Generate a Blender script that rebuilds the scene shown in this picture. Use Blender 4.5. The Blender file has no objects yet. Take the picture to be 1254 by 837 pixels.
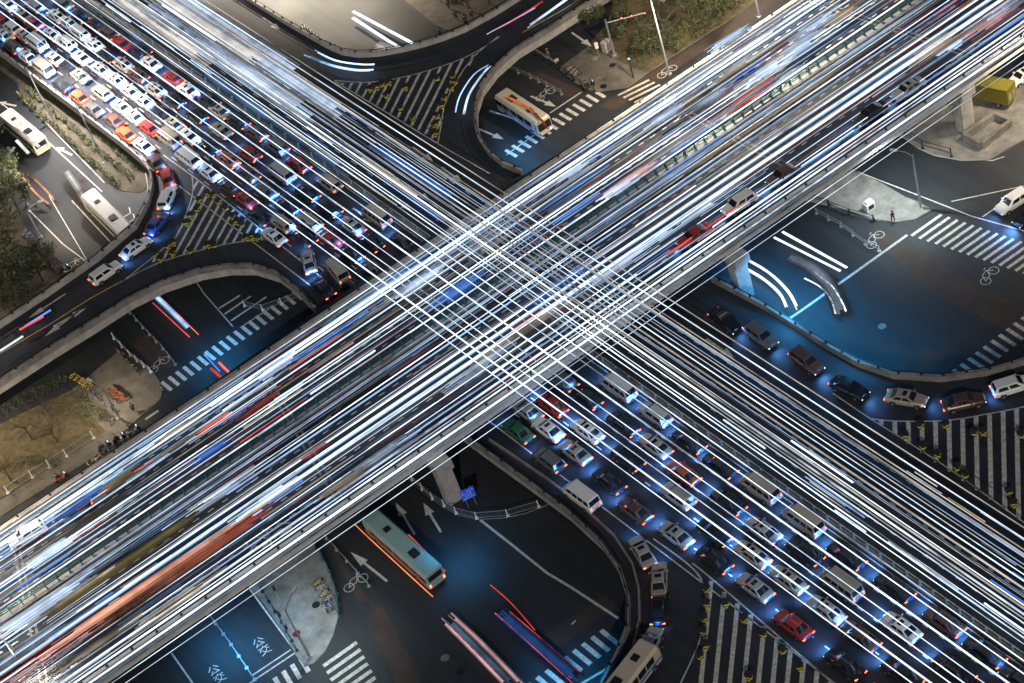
import bpy, bmesh, math, random
from mathutils import Vector, Matrix
R = math.radians
PI = math.pi
random.seed(11)
SC = bpy.context.scene
COL = SC.collection

# ------------------------------------------------------------------ camera, world, sun, exposure
PITCH, ROLL, FPX, DIST = R(43), R(19.6), 2600.0, 265.0
F = Vector((0, math.cos(PITCH), -math.sin(PITCH)))
RR = Vector((1, 0, 0)); UU = Vector((0, math.sin(PITCH), math.cos(PITCH)))
XC = math.cos(ROLL) * RR - math.sin(ROLL) * UU
YC = math.sin(ROLL) * RR + math.cos(ROLL) * UU
CAM = -F * DIST
cam = bpy.data.cameras.new('camera'); camo = bpy.data.objects.new('camera', cam); COL.objects.link(camo)
camo.matrix_world = Matrix(((XC.x, YC.x, -F.x, CAM.x), (XC.y, YC.y, -F.y, CAM.y), (XC.z, YC.z, -F.z, CAM.z), (0, 0, 0, 1)))
cam.lens = FPX / 1254 * 36; cam.sensor_width = 36; cam.clip_end = 5000; cam.clip_start = 1
SC.camera = camo
W = bpy.data.worlds.new('World'); SC.world = W; W.use_nodes = True
nt = W.node_tree; bg = nt.nodes['Background']
sky = nt.nodes.new('ShaderNodeTexSky'); sky.sky_type = 'NISHITA'; sky.sun_disc = False
SUN_EL, SUN_AZ = R(33), R(188)        # azimuth clockwise from +Y of where the light comes from
sky.sun_elevation = SUN_EL; sky.sun_rotation = SUN_AZ
nt.links.new(sky.outputs[0], bg.inputs[0]); bg.inputs[1].default_value = 0.011
sun = bpy.data.lights.new('sun', 'SUN'); suno = bpy.data.objects.new('sun', sun); COL.objects.link(suno)
sun.energy = 0.55; sun.angle = R(0.6); sun.color = (1.0, 0.91, 0.8)
sd = Vector((math.sin(SUN_AZ) * math.cos(SUN_EL), math.cos(SUN_AZ) * math.cos(SUN_EL), math.sin(SUN_EL)))
suno.rotation_euler = sd.to_track_quat('Z', 'Y').to_euler()
SC.view_settings.view_transform = 'Standard'; SC.view_settings.look = 'None'
SC.view_settings.exposure = 1.0; SC.view_settings.gamma = 1
SC.view_settings.use_curve_mapping = False
SC.render.engine = 'CYCLES'
SC.cycles.use_denoising = True
SC.cycles.max_bounces = 4; SC.cycles.diffuse_bounces = 2; SC.cycles.glossy_bounces = 2
SC.cycles.transmission_bounces = 2; SC.cycles.sample_clamp_indirect = 6
SC.cycles.use_light_tree = True

ZA, ZB = 8.5, 3.5            # height of the upper bridge deck and of the lower road deck

def P(x, y, z=0.0):
    """world point of photograph position (x, y) on the level z"""
    d = F * FPX + XC * (x - 627) - YC * (y - 418.5)
    t = (z - CAM.z) / d.z
    return CAM + d * t

# ------------------------------------------------------------------ materials
MATS = {}
def nodes(name):
    m = bpy.data.materials.new(name); m.use_nodes = True
    return m, m.node_tree, m.node_tree.nodes['Principled BSDF']
def mat(name, col, rough=0.6, metal=0.0, emit=None, es=0.0, coat=0.0, var=0.0, scale=1.0, bump=0.0, spec=0.5):
    if name in MATS: return MATS[name]
    m, t, b = nodes(name)
    c4 = (*col, 1)
    b.inputs['Base Color'].default_value = c4
    b.inputs['Roughness'].default_value = rough; b.inputs['Metallic'].default_value = metal
    b.inputs['Coat Weight'].default_value = coat
    b.inputs['Specular IOR Level'].default_value = spec
    if emit:
        b.inputs['Emission Color'].default_value = (*emit, 1); b.inputs['Emission Strength'].default_value = es
    if var > 0:
        g = t.nodes.new('ShaderNodeNewGeometry')
        n = t.nodes.new('ShaderNodeTexNoise'); n.inputs['Scale'].default_value = scale; n.inputs['Detail'].default_value = 6
        n.inputs['Roughness'].default_value = 0.65
        t.links.new(g.outputs['Position'], n.inputs['Vector'])
        mx = t.nodes.new('ShaderNodeMix'); mx.data_type = 'RGBA'
        mx.inputs[6].default_value = tuple(max(0, c * (1 - var)) for c in col) + (1,)
        mx.inputs[7].default_value = tuple(min(1, c * (1 + var)) for c in col) + (1,)
        rp = t.nodes.new('ShaderNodeMapRange'); rp.inputs[1].default_value = 0.32; rp.inputs[2].default_value = 0.68
        t.links.new(n.outputs['Fac'], rp.inputs[0]); t.links.new(rp.outputs[0], mx.inputs[0])
        t.links.new(mx.outputs[2], b.inputs['Base Color'])
        if bump:
            bp = t.nodes.new('ShaderNodeBump'); bp.inputs['Strength'].default_value = bump; bp.inputs['Distance'].default_value = 0.05
            t.links.new(n.outputs['Fac'], bp.inputs['Height']); t.links.new(bp.outputs[0], b.inputs['Normal'])
    MATS[name] = m
    return m

def asphalt(name, col, dirv, rough=0.62):
    """asphalt with lane-wise wheel wear, patches and fine grain"""
    m, t, b = nodes(name)
    g = t.nodes.new('ShaderNodeNewGeometry')
    rot = t.nodes.new('ShaderNodeMapping'); rot.vector_type = 'POINT'
    ang = math.atan2(dirv.y, dirv.x)
    rot.inputs['Rotation'].default_value = (0, 0, -ang)
    t.links.new(g.outputs['Position'], rot.inputs['Vector'])
    st = t.nodes.new('ShaderNodeMapping'); st.inputs['Scale'].default_value = (0.015, 0.9, 1)
    t.links.new(rot.outputs[0], st.inputs['Vector'])
    n1 = t.nodes.new('ShaderNodeTexNoise'); n1.inputs['Scale'].default_value = 1.0; n1.inputs['Detail'].default_value = 4
    t.links.new(st.outputs[0], n1.inputs['Vector'])
    n2 = t.nodes.new('ShaderNodeTexNoise'); n2.inputs['Scale'].default_value = 0.12; n2.inputs['Detail'].default_value = 8; n2.inputs['Roughness'].default_value = 0.7
    t.links.new(g.outputs['Position'], n2.inputs['Vector'])
    n3 = t.nodes.new('ShaderNodeTexNoise'); n3.inputs['Scale'].default_value = 9; n3.inputs['Detail'].default_value = 3
    t.links.new(g.outputs['Position'], n3.inputs['Vector'])
    a = t.nodes.new('ShaderNodeMath'); a.operation = 'ADD'; t.links.new(n1.outputs['Fac'], a.inputs[0]); t.links.new(n2.outputs['Fac'], a.inputs[1])
    a2 = t.nodes.new('ShaderNodeMath'); a2.operation = 'MULTIPLY_ADD'; t.links.new(n3.outputs['Fac'], a2.inputs[0]); a2.inputs[1].default_value = 0.35
    t.links.new(a.outputs[0], a2.inputs[2])
    mr = t.nodes.new('ShaderNodeMapRange'); mr.inputs[1].default_value = 0.8; mr.inputs[2].default_value = 1.5
    mr.inputs[3].default_value = 0.55; mr.inputs[4].default_value = 1.5
    t.links.new(a2.outputs[0], mr.inputs[0])
    mx = t.nodes.new('ShaderNodeVectorMath'); mx.operation = 'SCALE'; mx.inputs[0].default_value = col
    t.links.new(mr.outputs[0], mx.inputs['Scale']); t.links.new(mx.outputs[0], b.inputs['Base Color'])
    rr = t.nodes.new('ShaderNodeMapRange'); rr.inputs[3].default_value = rough - 0.15; rr.inputs[4].default_value = rough + 0.15
    t.links.new(n2.outputs['Fac'], rr.inputs[0]); t.links.new(rr.outputs[0], b.inputs['Roughness'])
    bp = t.nodes.new('ShaderNodeBump'); bp.inputs['Strength'].default_value = 0.25; bp.inputs['Distance'].default_value = 0.02
    t.links.new(n3.outputs['Fac'], bp.inputs['Height']); t.links.new(bp.outputs[0], b.inputs['Normal'])
    MATS[name] = m
    return m

def emis(name, col, s):
    if name in MATS: return MATS[name]
    m = bpy.data.materials.new(name); m.use_nodes = True; t = m.node_tree
    t.nodes.remove(t.nodes['Principled BSDF'])
    e = t.nodes.new('ShaderNodeEmission'); e.inputs[0].default_value = (*col, 1); e.inputs[1].default_value = s
    t.links.new(e.outputs[0], t.nodes['Material Output'].inputs[0])
    MATS[name] = m
    return m

DA = (P(1254, 60, ZA) - P(133, 834, ZA)).normalized()      # along the upper bridge
DB = (P(1181, 759, ZB) - P(140, 23, ZB)).normalized()      # along the lower road, towards lower right
m_asA = asphalt('bridge asphalt', (0.018, 0.021, 0.027), DA)
m_asB = asphalt('lower road asphalt', (0.019, 0.022, 0.028), DB)
m_asG = asphalt('street asphalt', (0.015, 0.0185, 0.022), DB, 0.7)
m_conc = mat('pale concrete', (0.36, 0.34, 0.31), 0.8, var=0.28, scale=0.7, bump=0.2)
m_conc2 = mat('weathered concrete', (0.19, 0.18, 0.16), 0.85, var=0.4, scale=0.5, bump=0.3)
m_pave = mat('paving', (0.12, 0.105, 0.085), 0.85, var=0.3, scale=0.6, bump=0.3)
m_brown = mat('brown cycle lane', (0.045, 0.03, 0.024), 0.8, var=0.25, scale=0.5)
m_paint = mat('road paint', (0.5, 0.48, 0.43), 0.6, var=0.4, scale=2.5)
m_yel = mat('yellow road paint', (0.55, 0.38, 0.1), 0.6, var=0.3, scale=2.5)
m_grass = mat('dry lawn', (0.085, 0.066, 0.032), 0.95, var=0.5, scale=1.2, bump=0.6)
m_earth = mat('bare earth', (0.065, 0.054, 0.038), 0.95, var=0.5, scale=0.4, bump=0.6)
m_black = mat('black rubber', (0.015, 0.015, 0.016), 0.7)
m_dark = mat('dark metal', (0.03, 0.035, 0.04), 0.45, 0.6)
m_steel = mat('galvanised steel', (0.42, 0.45, 0.48), 0.4, 0.7)
m_whitep = mat('white painted metal', (0.7, 0.7, 0.68), 0.45)
m_glass = mat('car glass', (0.012, 0.015, 0.02), 0.06, spec=0.8)
m_teal = mat('teal fence metal', (0.04, 0.16, 0.18), 0.4, 0.4)
m_leaf = [mat('leaf dark', (0.03, 0.045, 0.018), 0.7), mat('leaf mid', (0.055, 0.07, 0.025), 0.7), mat('leaf pale', (0.09, 0.09, 0.035), 0.7)]
m_bark = mat('bark', (0.09, 0.065, 0.045), 0.9, var=0.3, scale=4)
m_head = emis('headlamp', (0.45, 0.7, 1.0), 3)
m_tail = emis('tail lamp', (1.0, 0.11, 0.04), 3.5)
m_tailo = mat('tail lens', (0.45, 0.02, 0.01), 0.2)
m_yb = mat('yellow reflector', (0.65, 0.55, 0.05), 0.5)
m_plate = mat('number plate blue', (0.02, 0.07, 0.4), 0.4)
m_rim = mat('alloy rim', (0.45, 0.45, 0.46), 0.3, 0.8)

# ------------------------------------------------------------------ mesh helpers
class MB:
    def __init__(s): s.v = []; s.f = []; s.m = []
    def face(s, pts, mi=0):
        i = len(s.v); s.v += [tuple(p) for p in pts]; s.f.append(tuple(range(i, i + len(pts)))); s.m.append(mi)
    def box(s, c, sx, sy, sz, rz=0, mi=0, taper=1.0):
        """box of size sx,sy,sz, its bottom centre at c"""
        ca, sa = math.cos(rz), math.sin(rz); i = len(s.v)
        for z, k in ((0, 1), (sz, taper)):
            for a, b in ((-1, -1), (1, -1), (1, 1), (-1, 1)):
                x, y = a * sx / 2 * k, b * sy / 2 * k
                s.v.append((c[0] + x * ca - y * sa, c[1] + x * sa + y * ca, c[2] + z))
        for q in ((3, 2, 1, 0), (4, 5, 6, 7), (0, 1, 5, 4), (1, 2, 6, 5), (2, 3, 7, 6), (3, 0, 4, 7)):
            s.f.append(tuple(i + k for k in q)); s.m.append(mi)
    def bar(s, a, b, w, h=None, mi=0):
        """square bar from a to b"""
        a, b = Vector(a), Vector(b); h = h or w
        d = b - a
        if d.length < 1e-6: return
        d.normalize(); up = Vector((0, 0, 1))
        if abs(d.z) > 0.95: up = Vector((1, 0, 0))
        x = d.cross(up).normalized() * w / 2; y = x.normalized().cross(d) * h / 2
        i = len(s.v)
        for p in (a, b):
            for k, l in ((-1, -1), (1, -1), (1, 1), (-1, 1)): s.v.append(tuple(p + x * k + y * l))
        for q in ((3, 2, 1, 0), (4, 5, 6, 7), (0, 1, 5, 4), (1, 2, 6, 5), (2, 3, 7, 6), (3, 0, 4, 7)):
            s.f.append(tuple(i + k for k in q)); s.m.append(mi)
    def tube(s, pts, r, n=8, mi=0):
        pts = [Vector(p) for p in pts]; rs = r if isinstance(r, (list, tuple)) else [r] * len(pts)
        i = len(s.v)
        for k, p in enumerate(pts):
            d = (pts[min(k + 1, len(pts) - 1)] - pts[max(k - 1, 0)]).normalized()
            up = Vector((0, 0, 1)) if abs(d.z) < 0.9 else Vector((1, 0, 0))
            x = d.cross(up).normalized(); y = x.cross(d)
            for j in range(n):
                a = 2 * PI * j / n; s.v.append(tuple(p + (x * math.cos(a) + y * math.sin(a)) * rs[k]))
        for k in range(len(pts) - 1):
            for j in range(n):
                a = i + k * n + j; b = i + k * n + (j + 1) % n
                s.f.append((a, b, b + n, a + n)); s.m.append(mi)
        s.f.append(tuple(i + j for j in range(n))[::-1]); s.m.append(mi)
        e = i + (len(pts) - 1) * n; s.f.append(tuple(e + j for j in range(n))); s.m.append(mi)
    def lathe(s, c, prof, n=14, mis=None):
        i = len(s.v)
        for r, z in prof:
            for j in range(n):
                a = 2 * PI * j / n; s.v.append((c[0] + r * math.cos(a), c[1] + r * math.sin(a), c[2] + z))
        for k in range(len(prof) - 1):
            for j in range(n):
                a = i + k * n + j; b = i + k * n + (j + 1) % n
                s.f.append((a, b, b + n, a + n)); s.m.append(mis(k, j) if mis else 0)
        s.f.append(tuple(i + j for j in range(n))[::-1]); s.m.append(mis(0, 0) if mis else 0)
        e = i + (len(prof) - 1) * n; s.f.append(tuple(e + j for j in range(n))); s.m.append(mis(len(prof) - 1, 0) if mis else 0)
    def prism(s, poly, z0, z1, mt=0, ms=0):
        """poly: list of world xy points; closed prism, top material mt, side material ms"""
        pts = [(p[0], p[1]) for p in poly]
        ar = sum(pts[k][0] * pts[(k + 1) % len(pts)][1] - pts[(k + 1) % len(pts)][0] * pts[k][1] for k in range(len(pts)))
        if ar < 0: pts.reverse()
        n = len(pts); i = len(s.v)
        s.v += [(x, y, z0) for x, y in pts] + [(x, y, z1) for x, y in pts]
        s.f.append(tuple(i + n + k for k in range(n))); s.m.append(mt)
        s.f.append(tuple(i + k for k in range(n))[::-1]); s.m.append(ms)
        for k in range(n):
            l = (k + 1) % n; s.f.append((i + k, i + l, i + n + l, i + n + k)); s.m.append(ms)
    def mesh(s, name, mats):
        me = bpy.data.meshes.new(name); me.from_pydata(s.v, [], s.f)
        for m in (mats if isinstance(mats, (list, tuple)) else [mats]): me.materials.append(m)
        me.polygons.foreach_set('material_index', s.m); me.update()
        return me
    def build(s, name, mats, parent=None, loc=None, rz=0, smooth=False):
        me = s.mesh(name, mats)
        if smooth: me.polygons.foreach_set('use_smooth', [True] * len(me.polygons))
        o = bpy.data.objects.new(name, me); COL.objects.link(o)
        if parent: o.parent = parent
        if loc is not None: o.location = loc; o.rotation_euler.z = rz
        return o

def tag(o, label=None, cat=None, group=None, kind=None):
    if label: o['label'] = label
    if cat: o['category'] = cat
    if group: o['group'] = group
    if kind: o['kind'] = kind
    return o
def empty(name, loc=(0, 0, 0), rz=0):
    o = bpy.data.objects.new(name, None); COL.objects.link(o); o.location = loc; o.rotation_euler = (0, 0, rz)
    o.empty_display_size = 0.3
    return o
KIDS = {}
def kids(o):
    return KIDS.get(o.name, [])
def reg(root):
    """remember the children of a prototype once"""
    for c in bpy.data.objects:
        if c.parent: KIDS.setdefault(c.parent.name, [])
    return root
def copy_tree(o, kidmap, parent=None):
    c = o.copy(); COL.objects.link(c)
    if parent: c.parent = parent
    for ch in kidmap.get(o, []): copy_tree(ch, kidmap, c)
    return c
def kidmap_of(root):
    mp = {}
    def go(o):
        mp[o] = [c for c in bpy.data.objects if c.parent == o]
        for c in mp[o]: go(c)
    go(root)
    return mp
PROTO = {}
def place(key, maker, loc, rz, label, group=None, tilt=None):
    """first call builds and moves the original, later calls copy it with all its parts"""
    if key not in PROTO:
        r = maker(); PROTO[key] = (r, kidmap_of(r)); o = r
    else:
        r, mp = PROTO[key]; o = copy_tree(r, mp)
    o.location = loc; o.rotation_euler = (0, 0, rz)
    o['label'] = label
    if group: o['group'] = group
    return o
ORD = 'zeroth first second third fourth fifth sixth seventh eighth ninth tenth eleventh twelfth thirteenth fourteenth fifteenth sixteenth seventeenth eighteenth nineteenth twentieth'.split()
def ordw(i):
    if i <= 20: return ORD[i]
    tens = {2: 'twenty', 3: 'thirty', 4: 'forty'}[i // 10]
    return tens + ('-' + ORD[i % 10] if i % 10 else 'th')
def W2(pts, z): return [P(x, y, z) for x, y in pts]

# ------------------------------------------------------------------ ground, streets
g = MB(); g.face([(-1500, -900, 0), (1500, -900, 0), (1500, 2600, 0), (-1500, 2600, 0)])
tag(g.build('ground', m_asG), 'dark street level asphalt spreading under the elevated roads', kind='structure')

def sheet(name, polys, z, m, label, kind='structure', cat=None):
    b = MB()
    for pl in polys: b.face(W2(pl, z)) if poly_ccw(pl, z) else b.face(W2(pl, z)[::-1])
    return tag(b.build(name, m), label, cat, kind=kind)
def poly_ccw(pl, z):
    w = W2(pl, z); return sum(w[k].x * w[(k + 1) % len(w)].y - w[(k + 1) % len(w)].x * w[k].y for k in range(len(w))) > 0
def slab(name, pl, z, h, mt, ms, label, group=None):
    b = MB(); b.prism(W2(pl, z + h), z + 0.001, z + h, 0, 1)
    o = b.build(name, [mt, ms])
    return tag(o, label, group=group, kind='structure')

slab('pavement', [(88, 478), (148, 428), (188, 455), (199, 473), (197, 488), (172, 510), (150, 530), (129, 528), (112, 508)], 0, 0.14, m_pave, m_conc2, 'brown paved plaza with parked bicycles left of the bridge')
slab('footpath', [(-80, 660), (12, 606), (82, 560), (132, 526), (151, 529), (144, 541), (33, 612), (-80, 684)], 0, 0.1, m_pave, m_conc2, 'beige footpath running beside the lawn and the bridge')
slab('pavement', [(290, 700), (370, 648), (393, 676), (404, 700), (412, 725), (415, 752), (408, 778), (398, 798), (384, 812), (373, 816), (362, 802), (345, 772), (325, 742), (300, 712)], 0, 0.15, m_conc2, m_conc, 'grey paved corner island with road signs below the bridge')
slab('pavement', [(490, 572), (500, 587), (527, 611), (559, 630), (584, 636), (617, 634), (642, 629), (668, 619), (700, 600), (640, 520), (560, 520)], 0, 0.15, m_asG, m_conc2, 'dark fenced traffic island around the bridge pier')
slab('pavement', [(985, 245), (1037, 257), (1065, 268), (1097, 272), (1120, 269), (1141, 257), (1126, 248), (1108, 241), (1081, 225), (1051, 211), (1020, 196)], 0, 0.15, m_conc2, m_conc, 'pale corner island by the striped crossing at right')
slab('pavement', [(1060, 150), (1106, 168), (1124, 181), (1144, 190), (1178, 196), (1211, 195), (1262, 166), (1300, 130), (1300, 100), (1200, 108)], 0, 0.2, m_conc2, m_conc, 'rough bare ground with rubble beside the yellow truck')
slab('pavement', [(430, -60), (470, -20), (505, 8), (532, 30), (560, 42), (600, 22), (640, -8), (690, -60)], 0, 0.14, m_pave, m_conc2, 'brown pavement with trees along the top edge')
slab('pavement', [(684, 84), (719, 58), (792, 90), (768, 107), (727, 113), (705, 102)], 0, 0.14, m_pave, m_conc2, 'stone plaza with manholes beside the top crossing')
slab('pavement', [(20, 100), (26, 122), (78, 168), (128, 222), (150, 234), (172, 236), (186, 225), (178, 200), (90, 140), (10, 76), (-30, 40), (-40, 55)], 0, 0.15, m_earth, m_conc, 'long earth verge planted with hedges beside the jammed road')
slab('lawn', [(-80, 560), (-80, 540), (0, 520), (25, 507), (90, 477), (112, 507), (131, 527), (82, 560), (12, 604), (-80, 655)], 0, 0.12, m_grass, m_conc2, 'dry yellow lawn at the left edge')
slab('lawn', [(719, 58), (742, 30), (772, -40), (1010, -60), (900, 20), (840, 58), (792, 90)], 0, 0.12, m_grass, m_conc2, 'dry planted ground under the trees at top right')
slab('lawn', [(-80, 120), (-10, 190), (10, 240), (38, 290), (70, 325), (86, 352), (60, 360), (0, 400), (-80, 440)], 0, 0.12, m_earth, m_conc2, 'planted earth strip under the dense trees at far left')
# brown cycle lanes (sheets)
sheet('path', [[(159, 419), (180, 409), (218, 446), (206, 452), (186, 450)],
               [(1062, 287), (1072, 279), (1112, 300), (1254, 378), (1300, 400), (1300, 440), (1130, 352)],
               [(455, 735), (470, 745), (482, 766), (500, 800), (519, 845), (488, 845), (470, 800), (452, 775)],
               [(667, 777), (740, 728), (757, 742), (685, 792)],
               [(640, 92), (660, 88), (716, 112), (703, 122)],
               [(735, 130), (900, 22), (985, -35), (1000, -30), (905, 34), (752, 136)],
               [(1105, 480), (1160, 440), (1135, 425), (1080, 460)],
               [(26, 625), (150, 540), (172, 530), (160, 548), (40, 632)],
               [(110, 342), (95, 318), (80, 320), (100, 345)],
               [(395, 660), (414, 690), (440, 740), (452, 735), (420, 690), (405, 655)]], 0.004, m_brown, 'brown painted cycle lanes crossing the streets')

# ------------------------------------------------------------------ lower road deck with its ramps
LEFT1 = [(-170, -70), (0, 64), (100, 139), (150, 177), (175, 198), (186, 213), (188, 230), (183, 250), (167, 280), (120, 320), (60, 362), (0, 402), (-110, 470)]
LEFT2 = [(-110, 545), (0, 472), (60, 433), (110, 402), (160, 370), (200, 350), (245, 335), (280, 329), (310, 329), (340, 338), (365, 357), (387, 381)]
LEFT3 = [(470, 450), (574, 540), (653, 597), (697, 630), (737, 667), (760, 700), (771, 735), (770, 770), (757, 804), (735, 848), (690, 930)]
RIGHT3 = [(1420, 360), (1254, 446), (1211, 459), (1153, 467), (1094, 463), (1050, 448), (1015, 428), (982, 407), (934, 377), (873, 345)]
RIGHT2 = [(640, 214), (617, 204), (600, 190), (588, 172), (583, 152), (583, 132), (590, 110), (607, 87), (634, 63), (667, 43), (733, 0), (830, -62)]
RIGHT1 = [(735, -62), (640, -2), (605, 20), (570, 39), (545, 49), (520, 57), (492, 64), (463, 69), (440, 70), (420, 67), (400, 58), (350, 29), (300, -2), (180, -75)]
outline = LEFT1 + LEFT2 + LEFT3 + [(1430, 1150)] + RIGHT3 + RIGHT2 + RIGHT1
b = MB(); b.prism(W2(outline, ZB), ZB - 1.3, ZB, 0, 1)
me = b.mesh('road', [m_asB, m_conc])
bm = bmesh.new(); bm.from_mesh(me); bmesh.ops.triangulate(bm, faces=[f for f in bm.faces if len(f.verts) > 4]); bm.to_mesh(me); bm.free()
ro = bpy.data.objects.new('road', me); COL.objects.link(ro)
tag(ro, 'lower elevated road with curving ramps running from upper left to lower right', kind='structure')

# upper bridge deck
def AT(x): return 643 - 0.658 * x + (3 if x > 300 else 0)
TOPL = [(-220, 800), (0, 656), (130, 559), (418, 361), (560, 268), (838, 88), (977, 0), (1150, -112)]
BOTL = [(-220, 1069), (133, 825), (418, 629), (840, 337), (948, 263), (1254, 51), (1400, -50)]
b = MB(); b.prism(W2(TOPL + BOTL[::-1], ZA), ZA - 1.15, ZA, 0, 1)
o = b.build('bridge_deck', [m_asA, mat('light concrete', (.5, .47, .43), .8, var=.2, scale=.6, bump=.15)]); o['category'] = 'bridge'
BRIDGE = o
tag(o, 'wide upper road bridge crossing the picture from lower left to upper right', 'bridge')
def lerp_line(L, x):
    for (x0, y0), (x1, y1) in zip(L, L[1:]):
        if x <= x1 or (x1, y1) == L[-1]: return y0 + (y1 - y0) * (x - x0) / (x1 - x0)
A0t, A1t = P(-200, lerp_line(TOPL, -200), ZA), P(1050, lerp_line(TOPL, 1050), ZA)
A0b, A1b = P(-200, 917 + .69 * 200, ZA), P(1400, 917 - .69 * 1400, ZA)
A1t = P(1145, -108, ZA)
def APT(t, s, h=0.0):
    """point on the upper bridge: t along (0..1), s across (0 upper rail, 1 lower rail)"""
    p = (A0t.lerp(A1t, t)).lerp(A0b.lerp(A1b, t), s); return Vector((p.x, p.y, ZA + h))
def BL(x): return 63 + .759 * x
def BD(x): return -76 + .707 * x
def BR(x): return -161 + .639 * x
def BPT(x, s, z):
    """point on the lower road under photograph column x; s: 0 lower-left edge, 1 divider, 2 upper-right edge"""
    y = BL(x) + (BD(x) - BL(x)) * s if s <= 1 else BD(x) + (BR(x) - BD(x)) * (s - 1)
    return P(x, y, z)

def parapet(pts, label, h=0.85, t=0.32, rail=True, m=None, group=None, step=2.5, base=None, inset=0.18, rm=None):
    """concrete parapet along world points with a handrail carried on posts"""
    m = m or m_conc
    b = MB(); n = len(pts)
    L, Rr = [], []
    for k, p in enumerate(pts):
        d = (pts[min(k + 1, n - 1)] - pts[max(k - 1, 0)]); d.z = 0; d.normalize(); q = Vector((-d.y, d.x, 0))
        L.append(p + q * t / 2); Rr.append(p - q * t / 2)
    z0 = pts[0].z + 0.003
    for k in range(n - 1):
        a, c, d, e = L[k], L[k + 1], Rr[k + 1], Rr[k]
        zt = z0 + h
        f = lambda p, z: (p.x, p.y, z)
        b.face([f(e, zt), f(d, zt), f(c, zt), f(a, zt)])
        b.face([f(a, z0), f(a, zt), f(c, zt), f(c, z0)]); b.face([f(e, z0), f(d, z0), f(d, zt), f(e, zt)])
    b.face([(L[0].x, L[0].y, z0), (Rr[0].x, Rr[0].y, z0), (Rr[0].x, Rr[0].y, z0 + h), (L[0].x, L[0].y, z0 + h)])
    b.face([(L[-1].x, L[-1].y, z0), (L[-1].x, L[-1].y, z0 + h), (Rr[-1].x, Rr[-1].y, z0 + h), (Rr[-1].x, Rr[-1].y, z0)])
    o = b.build('parapet', m); tag(o, label, 'parapet', group)
    if rail:
        r = MB(); up = Vector((0, 0, z0 + h + 0.38 - pts[0].z))
        for k in range(n - 1): r.bar(pts[k] + up, pts[k + 1] + up, 0.09, 0.09)
        r.build('handrail', rm or m_dark, o)
        tot = 0; ln = [(pts[k + 1] - pts[k]).length for k in range(n - 1)]; T = sum(ln)
        cnt = min(95, int(T / step)); pm = None
        for i in range(cnt):
            s = (i + .5) * T / cnt; k = 0
            while s > ln[k]: s -= ln[k]; k += 1
            p = pts[k].lerp(pts[k + 1], s / ln[k]); d = pts[k + 1] - pts[k]
            if pm is None:
                q = MB(); q.box((0, 0, 0), 0.14, 0.14, 0.4); q.box((0, 0, 0.0), 0.3, 0.24, 0.06); pm = q.mesh('post', rm or m_dark)
            po = bpy.data.objects.new('post', pm); COL.objects.link(po); po.parent = o
            po.location = (p.x, p.y, z0 + h); po.rotation_euler.z = math.atan2(d.y, d.x)
    return o

parapet([APT(t / 12, 0.006) for t in range(13)], 'pale concrete parapet with thin rail on the upper edge of the bridge', step=4.5, t=.6)
parapet([APT(t / 12, 0.992) for t in range(13)], 'bright concrete parapet with rail on the lower edge of the bridge', step=3.2, t=.75, m=MATS['light concrete'])
def smooth_px(L, z, k=4):
    w = [Vector(p) for p in W2(L, z)]; out = []
    for i in range(len(w) - 1):
        p0, p1, p2, p3 = w[max(i - 1, 0)], w[i], w[i + 1], w[min(i + 2, len(w) - 1)]
        for j in range(k):
            t = j / k
            out.append(0.5 * ((2 * p1) + (p2 - p0) * t + (2 * p0 - 5 * p1 + 4 * p2 - p3) * t * t + (3 * p1 - p0 - 3 * p2 + p3) * t ** 3))
    out.append(w[-1]); return out
parapet(W2(LEFT1, ZB), 'concrete parapet beside the jammed road curving into the left ramp', t=0.4)
parapet(W2(LEFT2, ZB), 'weathered parapet curving along the near side of the left ramp', t=0.4, m=m_conc2)
parapet(W2(LEFT3[1:], ZB), 'weathered parapet curving round the ramp at bottom centre', t=0.4, m=m_conc2)
parapet(W2(RIGHT3, ZB), 'parapet curving behind the headlight queue at right', t=0.4, m=m_conc2)
parapet(W2(RIGHT2, ZB), 'tan parapet on the inner bend of the top ramp', t=0.4, m=m_conc2)
parapet(W2(RIGHT1, ZB), 'parapet on the outer side of the top ramp', t=0.4)
# a low inner kerb barrier on the ramp at bottom centre
parapet(W2([(600, 540), (668, 586), (712, 620), (752, 657), (775, 692), (783, 722), (784, 760), (774, 803), (752, 850)], ZB), 'low dark barrier inside the ramp at bottom centre', h=0.4, t=0.25, rail=False, m=m_conc2)

# bridge median with teal posts
md = MB(); S0 = .437
md.prism([APT(0, S0 - .016), APT(1, S0 - .016), APT(1, S0 + .016), APT(0, S0 + .016)], ZA + .003, ZA + .28)
mo = md.build('median_barrier', m_conc); tag(mo, 'teal posted barrier on a concrete strip dividing the bridge', 'barrier')
rl = MB()
for hh, ss in ((0.75, -.006), (1.1, -.006)): rl.bar(APT(0, S0 + ss, hh), APT(1, S0 + ss, hh), .07, .07)
rl.build('rail', m_teal, mo)
q = MB(); q.bar((0, -.5, 0.28), (0, 0, 1.25), .11); q.bar((0, .5, .28), (0, 0, 1.25), .09); q.box((0, 0, .28), .13, .13, .95)
pm = q.mesh('post', m_teal)
for i in range(98):
    po = bpy.data.objects.new('post', pm); COL.objects.link(po); po.parent = mo
    p = APT(0.1 + 0.85 * i / 97, S0 - .006); po.location = (p.x, p.y, ZA); po.rotation_euler.z = math.atan2(DA.y, DA.x)
# second low fence on the bridge
b = MB(); b.prism([APT(0, .468), APT(1, .468), APT(1, .473), APT(0, .473)], ZA + .003, ZA + .35)
tag(b.build('kerb', m_conc2), 'low kerb line just below the teal median barrier', kind='structure')
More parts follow.
